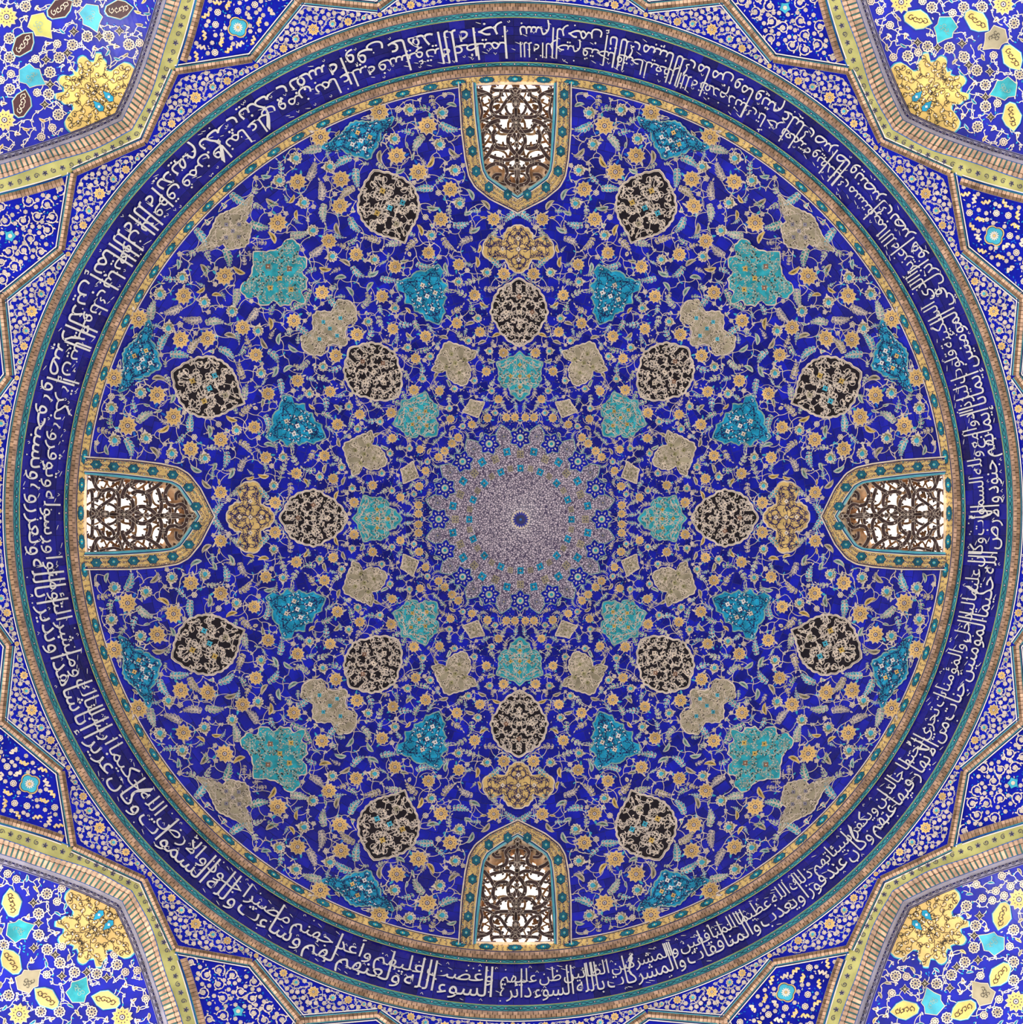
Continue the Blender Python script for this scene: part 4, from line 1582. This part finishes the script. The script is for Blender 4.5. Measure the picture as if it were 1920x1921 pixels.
# tile joints are too faint here; kite panels next
def kite_poly(side):
    """panel beyond the 30 degree rib corner, angles measured from the nearest cardinal"""
    rim = [(math.hypot(a, b), math.degrees(math.atan2(b, a))) for a, b in L1]   # local to diagonal
    P = [pol(RJ + 6, 22.5 + .9), pol(RV + 17, 30), pol(RJ + 10, 37.0)]
    # along the corner arch, outward
    arch = [(r, 45 + d) for r, d in rim if -16.5 < d < -8.2]
    arch = arch[::-1]
    for r, d in arch:
        P.append(pol(r + 2, d - .75))
    P += [pol(1330, 27), pol(1330, 23.2)]
    return P
KP = kite_poly(0)
def kite(kind):
    base = MB()
    rk = random.Random(31 + kind)
    pl = []
    cx, cy = pol(1058, 29.6)
    def ok(x, y, g):
        return inside((x, y), KP) and all(((x + g * math.cos(t), y + g * math.sin(t)) for t in ())) and inside((x + g, y), KP) and inside((x - g, y), KP) and inside((x, y + g), KP) and inside((x, y - g), KP)
    big = MB()
    if kind == 1:
        bx, by = pol(1041, 29.6)
        rg = [(bx + (17 if i % 2 == 0 else 15) * math.cos(i * PI / 8 + .5), by + (17 if i % 2 == 0 else 15) * math.sin(i * PI / 8 + .5)) for i in range(16)]
        sq = lambda s_: [(bx + s_ * (1 + .28 * abs(math.cos(2 * t))) * math.cos(t + .5), by + s_ * (1 + .28 * abs(math.cos(2 * t))) * math.sin(t + .5)) for t in np.linspace(0, 2 * PI, 25)[:-1]]
        big.fan((bx, by), sq(16), 'sand_yellow', H2); big.fan((bx, by), sq(14), 'navy', H3); big.fan((bx, by), sq(13.2), 'light_turquoise', H3 + .005)
        for i in range(12):
            q = i * PI / 6
            big.leaf(bx + 2.5 * math.cos(q), by + 2.5 * math.sin(q), q, 7, 2.8, 'blossom_cream', H3 + .010)
        big.disc(bx, by, 2.6, 'yellow', H3 + .014, 8)
        pl.append((bx, by, 19))
        for _ in range(900):
            x, y = pol(rk.uniform(1000, 1190), rk.uniform(23, 37))
            if not ok(x, y, 7) or any((x - p[0]) ** 2 + (y - p[1]) ** 2 < (p[2] + 9) ** 2 for p in pl): continue
            pl.append((x, y, 9))
            a = rk.uniform(0, 6.28)
            if rk.random() < .62:     # cloud band
                P = catmull([(x - 8, y - 3), (x - 4, y + 4), (x, y - 2), (x + 3, y + 4), (x + 8, y - 1)], 3)
                c_, s_ = math.cos(a), math.sin(a)
                P = [(x + (u - x) * c_ - (v - y) * s_, y + (u - x) * s_ + (v - y) * c_) for u, v in P]
                base.ribbon(P, 3.6, 'cream' if rk.random() < .6 else 'mustard', H2)
                for i in range(1, len(P) - 1, 3):
                    base.disc(P[i][0] + 2, P[i][1], 1.9, 'cream', H2 + .001, 6)
            else:
                small_flower(base, x, y, 6.5, a, n=7)
    else:
        bx, by = pol(1072, 28.6)
        big.fan((bx, by), [(bx + (11 if i % 2 else 8) * math.cos(i * PI / 5), by + (11 if i % 2 else 8) * math.sin(i * PI / 5)) for i in range(10)], 'light_turquoise', H3)
        big.disc(bx, by, 4, 'cream', H3 + .006, 8)
        pl.append((bx, by, 9))
        for _ in range(900):
            x, y = pol(rk.uniform(1000, 1190), rk.uniform(23, 37))
            if not ok(x, y, 6) or any((x - p[0]) ** 2 + (y - p[1]) ** 2 < (p[2] + 13) ** 2 for p in pl): continue
            pl.append((x, y, 10))
            a = rk.uniform(0, 6.28)
            spiral(base, x, y, 13, a, 1.2, 1.9, 'vine_cream', H2, rk.choice((-1, 1)), 'vine_cream', 16)
            small_flower(base, x, y, 4.6, a, n=6)
    for R, n in ((4.4, 900), (2.2, 1500)):
        for _ in range(n):
            x, y = pol(rk.uniform(995, 1190), rk.uniform(22.8, 38))
            if not ok(x, y, R + 1) or any((x - p[0]) ** 2 + (y - p[1]) ** 2 < (p[2] * .9 + R) ** 2 for p in pl): continue
            pl.append((x, y, R))
            a = rk.uniform(0, 6.28)
            if R > 4: small_flower(base, x, y, R * .95, a, n=6)
            else: base.leaf(x, y, a, R * 2.4, R, rk.choice(['vine_cream', 'leaf_blue', 'leaf_blue', 'turquoise']), H1)
    return base, big
kites = {k: kite(k) for k in (0, 1)}
# (cardinal, mirrored) -> kind ; angle 30 past the cardinal, or before it when mirrored
KT = {(270, True): 1, (270, False): 0, (0, True): 1, (0, False): 0, (90, True): 1, (90, False): 0, (180, True): 1, (180, False): 0}
km = {}
for (card, mir), kd in KT.items():
    if (kd, mir) not in km:
        km[(kd, mir)] = (kites[kd][0].mesh('leafwork', mirror=mir), kites[kd][1].mesh('kite_flower', mirror=mir))
    a, b = km[(kd, mir)]
    link('leafwork', a, spandrel, math.radians(card), kind='stuff')
    link('kite_flower', b, spandrel, math.radians(card))

# ------------------------------------------------------------------ the four corner vaults
DEEP = -1.15
def vault_parts():
    out = {}
    b = MB()
    b.strip(LYO, LYI, 'sage_yellow', .02, .02)
    for L_, w_ in ((LYO, 1.8), (LYI, 1.8)):
        b.ribbon(L_, w_, 'leaf_blue', .028)
    out['yellow_band'] = b
    # scrolls on the yellow band
    s_ = MB()
    mid = [((p[0] + q[0]) / 2, (p[1] + q[1]) / 2) for p, q in zip(LYO, LYI)]
    Q = along(mid, 17)
    for i, (x, y) in enumerate(Q):
        spiral(s_, x, y, 5.5, i * 2.1, 1.1, .9, 'grey_violet' if i % 2 else 'navy', .030, 1 if i % 2 else -1, None, 12)
        if i % 2 == 0:
            small_flower(s_, x, y, 4.0, 0, 'tan')
        else:
            for j in range(5):
                s_.leaf(x, y, j * 1.3, 5.5, 1.8, 'navy', .032)
        for j in range(4):
            s_.disc(x + rt.uniform(-6, 6), y + rt.uniform(-6, 6), .8, 'tan', .03, 4)
    out['scrollwork'] = s_
    b = MB()
    hb = lambda t: .02 + (DEEP * .55) * t
    b.strip(LYI, LB2, 'mortar', 0, DEEP * .5)
    out['brick_bed'] = b
    f = MB()
    f.strip(LB2, LIN, 'grey_violet', DEEP * .5, DEEP)
    mid = [((p[0] + q[0]) / 2, (p[1] + q[1]) / 2) for p, q in zip(LB2, LIN)]
    f.ribbon(LB2, 1.6, 'leaf_blue', DEEP * .5 + .01)
    f.ribbon([(p[0] * .12 + q[0] * .88, p[1] * .12 + q[1] * .88) for p, q in zip(LB2, LIN)], 1.4, 'navy', DEEP + .12)
    out['floral_band'] = f
    g = MB()
    for i, (x, y) in enumerate(along(mid, 14)):
        hh = DEEP * .72
        g.disc(x, y, 5.2, 'navy', hh, 10); g.disc(x, y, 4.3, 'grey_violet', hh + .01, 10); g.disc(x, y, 2.4, 'navy', hh + .02, 6); g.disc(x, y, 1, 'tan', hh + .03, 5)
    for i, (x, y) in enumerate(along(mid, 14)[:-1]):
        x2, y2 = along(mid, 14)[i + 1]
        mx_, my_ = (x + x2) / 2, (y + y2) / 2
        g.disc(mx_, my_, 2.4, 'navy', DEEP * .72, 5); 
    out['floral_scroll'] = g
    # individual bricks of the wide course
    n = 0
    A = along(LYI, 10.2); 
    d1 = np.r_[0, np.cumsum(np.hypot(*np.diff(np.array(LYI), axis=0).T))]
    d2 = np.r_[0, np.cumsum(np.hypot(*np.diff(np.array(LB2), axis=0).T))]
    N_ = len(A) - 1
    bricks = []
    def at(Lx, d, t):
        P = np.array(Lx)
        return float(np.interp(t * d[-1], d, P[:, 0])), float(np.interp(t * d[-1], d, P[:, 1]))
    for i in range(N_):
        t0, t1 = (i + .10) / N_, (i + .74) / N_
        q = []
        for t in (t0, t1):
            a_, b_ = at(LYI, d1, t), at(LB2, d2, t)
            q.append((a_, b_))
        t2, t3 = (i + .78) / N_, (i + 1.04) / N_
        m_ = MB()
        def blk(m_, ta, tb, mat, u0, u1, lift):
            P = []
            for t in (ta, tb):
                a_, b_ = at(LYI, d1, t), at(LB2, d2, t)
                for u in (u0, (u0 + u1) / 2, u1):
                    P.append((a_[0] + (b_[0] - a_[0]) * u, a_[1] + (b_[1] - a_[1]) * u, DEEP * .5 * u + lift))
            P2 = [(x, y, h - lift) for x, y, h in P]
            m_.add(P + P2, [[0, 1, 4, 3], [1, 2, 5, 4], [0, 3, 9, 6], [2, 8, 11, 5], [0, 6, 7, 1], [1, 7, 8, 2], [3, 4, 10, 9], [4, 5, 11, 10]], mat)
        blk(m_, t0, t1, 'brick', .02, .34, .10)
        bricks.append(('brick', m_))
        m_ = MB(); blk(m_, t0, t1, 'brick', .38, .98, .07); bricks.append(('brick', m_))
        if True:
            m_ = MB(); blk(m_, t2, min(t3, 1), 'green_brick', .36, .98, .04); bricks.append(('glazed_brick', m_))
    out['_bricks'] = bricks
    return out
VP = vault_parts()
rib_v, ribb_v, lin_v = MB(), MB(), MB()
rib_bricks(rib_v, ribb_v, [p for p in L1 if abs(p[1]) > 150 and p[1] > 0], 13)
rib_bricks(rib_v, ribb_v, [p for p in L1 if abs(p[1]) > 150 and p[1] < 0][::-1], 13)
edge_lines(lin_v, [p for p in L1 if p[1] > 150], 6, -1)
edge_lines(lin_v, [p for p in L1 if p[1] < -150][::-1], 6, 1)

# vault inner surface
vin = MB()
rows_ = 16
A = LIN
B = [(1420, p[1] * 1.05) for p in LIN]
pts = []
for j in range(rows_ + 1):
    t = j / rows_
    for a, b in zip(A, B):
        pts.append((a[0] + (b[0] - a[0]) * t, a[1] + (b[1] - a[1]) * t, DEEP - 1.6 * t))
n = len(A)
fs = [[j * n + i, j * n + i + 1, (j + 1) * n + i + 1, (j + 1) * n + i] for j in range(rows_) for i in range(n - 1)]
vin.add(pts, fs, 'cobalt_panel')
inr = [(a, b) for a, b in LIN]
def vh(x, y):
    xi = np.interp(abs(y), [p[1] for p in LIN[n // 2:]], [p[0] for p in LIN[n // 2:]])
    return DEEP - 1.6 * max(0, (x - xi) / (1420 - xi))
class VMB(MB):
    """collector whose pieces follow the hollow of the vault"""
    def lifted(s):
        s.p = [(x, y, h + vh(x, y)) for x, y, h in s.p]
        return s
def in_vault(x, y, g=0):
    if abs(y) > 450: return False
    xi = np.interp(abs(y), [p[1] for p in LIN[n // 2:]], [p[0] for p in LIN[n // 2:]])
    return x - g > xi and x < 1400
def vt(pts):   # picks from the upper right corner -> local to its diagonal
    # the upper right corner sits at 315 degrees; its wall is deeper, so use its own height
    out = []
    for px, py in pk('t', pts):
        z = 16.9
        x = px - VX - KX / z; y = py - VY - KY / z
        a = math.atan2(y, x) - math.radians(315); r = math.hypot(x, y)
        out.append((r * math.cos(a), r * math.sin(a)))
    return out
bigm = vt([(1010, 520), (1045, 512), (1082, 512), (1062, 560), (1110, 590), (1165, 585), (1192, 545), (1178, 490), (1220, 440), (1265, 422), (1310, 445), (1332, 482), (1312, 540), (1270, 560), (1290, 600), (1340, 590), (1378, 600), (1398, 570), (1378, 535), (1430, 515), (1482, 522), (1505, 600), (1465, 640), (1400, 650), (1410, 690), (1440, 720), (1495, 715), (1520, 688), (1565, 710), (1585, 760), (1560, 810), (1520, 822), (1450, 790), (1425, 830), (1430, 885), (1482, 920), (1478, 990)])
bc = (1105, 0)
bigm_poly = bigm + [(1060, 20), (1060, -20)]
brad = radial_profile([(a, b) for a, b in bigm] + [(1062, bigm[-1][1]), (1030, bigm[-1][1] * .3), (1030, bigm[0][1] * .3), (1062, bigm[0][1])], bc)
bring = lambda d: [(bc[0] + (brad[k] + d) * math.cos(2 * PI * k / 96), (brad[k] + d) * math.sin(2 * PI * k / 96)) for k in range(96)]
def clampv(P, g=1.0):
    out = []
    for x, y in P:
        xi = np.interp(abs(y), [p[1] for p in LIN[n // 2:]], [p[0] for p in LIN[n // 2:]])
        out.append((max(x, xi + g), y))
    return out
PALS = {315: ('mustard', 'mustard', 'teal', 'tan'), 225: ('mustard', 'maroon', 'light_turquoise', 'lime'),
        135: ('sand_yellow', 'sand_yellow', 'teal', 'tan'), 45: ('sand_yellow', 'mustard', 'light_turquoise', 'tan')}
ov = vt([(1135, 150), (1580, 165), (1845, 440), (1840, 880)])
dr = vt([(1340, 215), (1790, 670)])
dt = vt([(1720, 290)])
yb = vt([(1010, 20), (1780, 40)])
cf = vt([(1055, 420), (1480, 430), (1205, 350), (1370, 360), (1575, 530), (1640, 640), (1640, 800), (1580, 950), (1900, 560), (1860, 180), (1240, 60), (1480, 60), (1620, 60)])
bs = vt([(1130, 320), (1465, 330), (1675, 540), (1680, 880), (1280, 360), (1640, 730), (1515, 490)])
lf_ = vt([(1660, 430), (1700, 420)])
def sym(L):
    out = []
    for x, y in L:
        out.append((x, y))
    return out
VIN_MESH = vin.mesh('vault')
def blob(mb, x, y, ang, L, W, mats, h, drop=False):
    shp = [(-.5, 0), (-.42, .25), (-.2, .38), (0, .5), (.25, .36), (.5, 0)] if not drop else [(-.55, 0), (-.3, .5), (0, .42), (.2, .5), (.42, .25), (.75, 0)]
    shp = shp + [(a, -b) for a, b in shp[::-1][1:-1]]
    c, s_ = math.cos(ang), math.sin(ang)
    for k, (m, e) in enumerate(mats):
        mb.fan((x, y), [(x + (u * (L + e)) * c - (v * (W + e)) * s_, y + (u * (L + e)) * s_ + (v * (W + e)) * c) for u, v in shp], m, h + .006 * k, 2)
def dark(mat):
    return 'cream' if mat in ('black', 'maroon') else 'black'
VN = {315: 'upper right', 225: 'upper left', 135: 'lower left', 45: 'lower right'}
for deg in (315, 225, 135, 45):
    rot = math.radians(deg)
    mustard, oval, drop_, drop2 = PALS[deg]
    vault = link('wall_vault', VIN_MESH, None, rot, kind='structure')
    VP.setdefault('_m', {k: v.mesh(k) for k, v in VP.items() if not k.startswith('_')})
    for k, me in VP['_m'].items():
        link(k, me, vault, 0, **({'kind': 'stuff'} if 'scroll' in k else {}))
    if '_bm' not in VP:
        VP['_bm'] = []
        for nm, m_ in VP['_bricks']:
            P = np.array(m_.p); cc = surf(P[0, 0], P[0, 1], P[0, 2])
            VP['_bm'].append((nm, m_.mesh(nm, centre=cc), tuple(cc)))
        VP['_rib'] = [('arch_rib', rib_v.mesh('arch_rib'), 'stuff'), ('rib_bed', ribb_v.mesh('rib_bed'), None), ('edge_line', lin_v.mesh('edge_line'), None)]
    for nm, me, cc in VP['_bm']:
        if abs(cc[1]) < 3.6:
            link(nm, me, vault, 0, cc)
    for nm, me, kd in VP['_rib']:
        o = link(nm, me, vault, 0)
        if kd: o['kind'] = kd
    # medallion at the crown of the vault
    M = VMB()
    M.fan(bc, clampv(bring(4)), 'light_turquoise', H1, 8)
    M.fan(bc, clampv(bring(1.5)), 'cream', H1 + .006, 8)
    M.fan(bc, clampv(bring(0)), mustard, H2, 8)
    link('crown_medallion', M.lifted().mesh('crown_medallion'), vault, 0)
    S = VMB()
    rv_ = random.Random(4)
    P_ = []
    for _ in range(2500):
        x, y = bc[0] + rv_.uniform(-60, 95), rv_.uniform(0, 90)
        q = (math.atan2(y, x - bc[0]) % (2 * PI)) / (2 * PI) * 96
        if math.hypot(x - bc[0], y) > brad[int(q) % 96] - 4 or not in_vault(x, y, 4): continue
        if any((x - p[0]) ** 2 + (y - p[1]) ** 2 < 11.5 ** 2 for p in P_): continue
        P_.append((x, y))
        a = rv_.uniform(0, 6.28)
        for m in (1, -1):
            spiral(S, x, y * m, 7, a * m, 1.1, 1.0, 'black', H3, m, None, 12)
            for j in range(2):
                S.leaf(x, y * m, (a + 1 + j * 2.5) * m, 5, 2, rv_.choice(['black', 'white', 'cream']), H3 + .004)
            nb = sorted(P_, key=lambda p: (p[0] - x) ** 2 + (p[1] - y) ** 2)[1:2]
            for q_ in nb: arc_line(S, (x, y * m), (q_[0], q_[1] * m), .2 * m, 1.0, 'black', H3, 5)
    for (x, y) in ((1085, 13), (1085, -13)):
        blob(S, x, y, 0, 20, 12, [('navy', 1.5), ('turquoise', 0)], H3 + .01, True)
        S.disc(x, y, 3, 'white', H3 + .026, 4)
    link('crown_tracery', S.lifted().mesh('crown_tracery'), vault, 0, kind='stuff')
    pl = []
    def piece(name, fn, x, y, R, **kw):
        m_ = VMB(); fn(m_); link(name, m_.lifted().mesh(name), vault, 0, **kw); pl.append((x, y, R))
    for (x, y) in ov:
        ang = math.atan2(y, x - 1000) + PI / 2
        def fn(m_):
            blob(m_, x, y, ang, 52, 34, [('light_turquoise', 6), ('cream', 3), (oval, 0)], H2)
            for i in range(4):
                spiral(m_, x + (i - 1.5) * 9 * math.cos(ang), y + (i - 1.5) * 9 * math.sin(ang), 6, i * 1.7, 1, 1.3, dark(oval), H4 + .006, 1 if i % 2 else -1, dark(oval), 10)
        piece('oval_cartouche', fn, x, y, 25)
    for L_, mt in ((dr, drop_), (dt, drop2)):
        for (x, y) in L_:
            ang = math.atan2(y, x - 1000) + PI
            def fn(m_):
                blob(m_, x, y, ang, 42, 38, [('cream', 3), (mt, 0)], H2, True)
                for i in range(5):
                    spiral(m_, x + rv_.uniform(-9, 9), y + rv_.uniform(-9, 9), 5, i, .9, .9, 'sage' if mt != 'tan' else 'black', H4, 1, None, 8)
            piece('drop_cartouche', fn, x, y, 21)
    for (x, y) in yb:
        def fn(m_):
            rosette(m_, x, y, 19, .2, 'mustard', 11)
        piece('rosette', fn, x, y, 19)
    for (x, y) in cf:
        def fn(m_):
            small_flower(m_, x, y, 11, .3, 'cream', 9); m_.disc(x, y, 4.5, 'tan', H3 + .01, 9); m_.disc(x, y, 2, 'navy', H3 + .016, 6)
        piece('flower', fn, x, y, 10)
    for (x, y) in bs:
        def fn(m_):
            for R_, mt, hh in ((10, 'cream', H2), (8, 'black', H2 + .006), (3.6, 'tan', H2 + .012)):
                m_.fan((x, y), [(x + R_ * (1 if i % 2 else .5) * math.cos(i * PI / 4), y + R_ * (1 if i % 2 else .5) * math.sin(i * PI / 4)) for i in range(8)], mt, hh)
        piece('star_flower', fn, x, y, 9)
    # white stems, leaves and buds on the blue
    W_ = VMB()
    def vok(x, y, g):
        if not in_vault(x, y, g): return False
        q = (math.atan2(y, x - bc[0]) % (2 * PI)) / (2 * PI) * 96
        if math.hypot(x - bc[0], y) < brad[int(q) % 96] + 5 + g: return False
        return x < 1390
    rv_ = random.Random(deg)
    for R_, nn in ((9, 2200), (5, 3000), (2.6, 3000)):
        for _ in range(nn):
            x, y = rv_.uniform(1060, 1390), rv_.uniform(-300, 300)
            if not vok(x, y, R_ * .7) or any((x - p[0]) ** 2 + (y - p[1]) ** 2 < (p[2] + R_) ** 2 for p in pl): continue
            pl.append((x, y, R_))
            a = rv_.uniform(0, 6.28)
            if R_ > 8:
                if a < 2: small_flower(W_, x, y, 8, a, 'cream', 8)
                elif a < 4: bud(W_, x - 5 * math.cos(a), y - 5 * math.sin(a), a, 13, 'blossom_cream', 'rust')
                else: saz(W_, x - 6 * math.cos(a), y - 6 * math.sin(a), a, 15, 5, rv_.choice(['tan', 'turquoise', 'sand_yellow']))
            elif R_ > 4: bud(W_, x - 3 * math.cos(a), y - 3 * math.sin(a), a, 8, 'blossom_cream', 'leaf_blue')
            else: W_.leaf(x, y, a, 6, 2.6, rv_.choice(['blossom_cream', 'turquoise', 'leaf_blue']), H1)
    for i, p in enumerate(pl):
        for j in sorted(range(len(pl)), key=lambda j: (pl[j][0] - p[0]) ** 2 + (pl[j][1] - p[1]) ** 2)[1:3]:
            q = pl[j]
            if p[2] > 2.7: arc_line(W_, p[:2], q[:2], .15, 1.4, 'blossom_cream', H1 + .002, 6)
    link('leafwork', W_.lifted().mesh('leafwork'), vault, 0, kind='stuff')
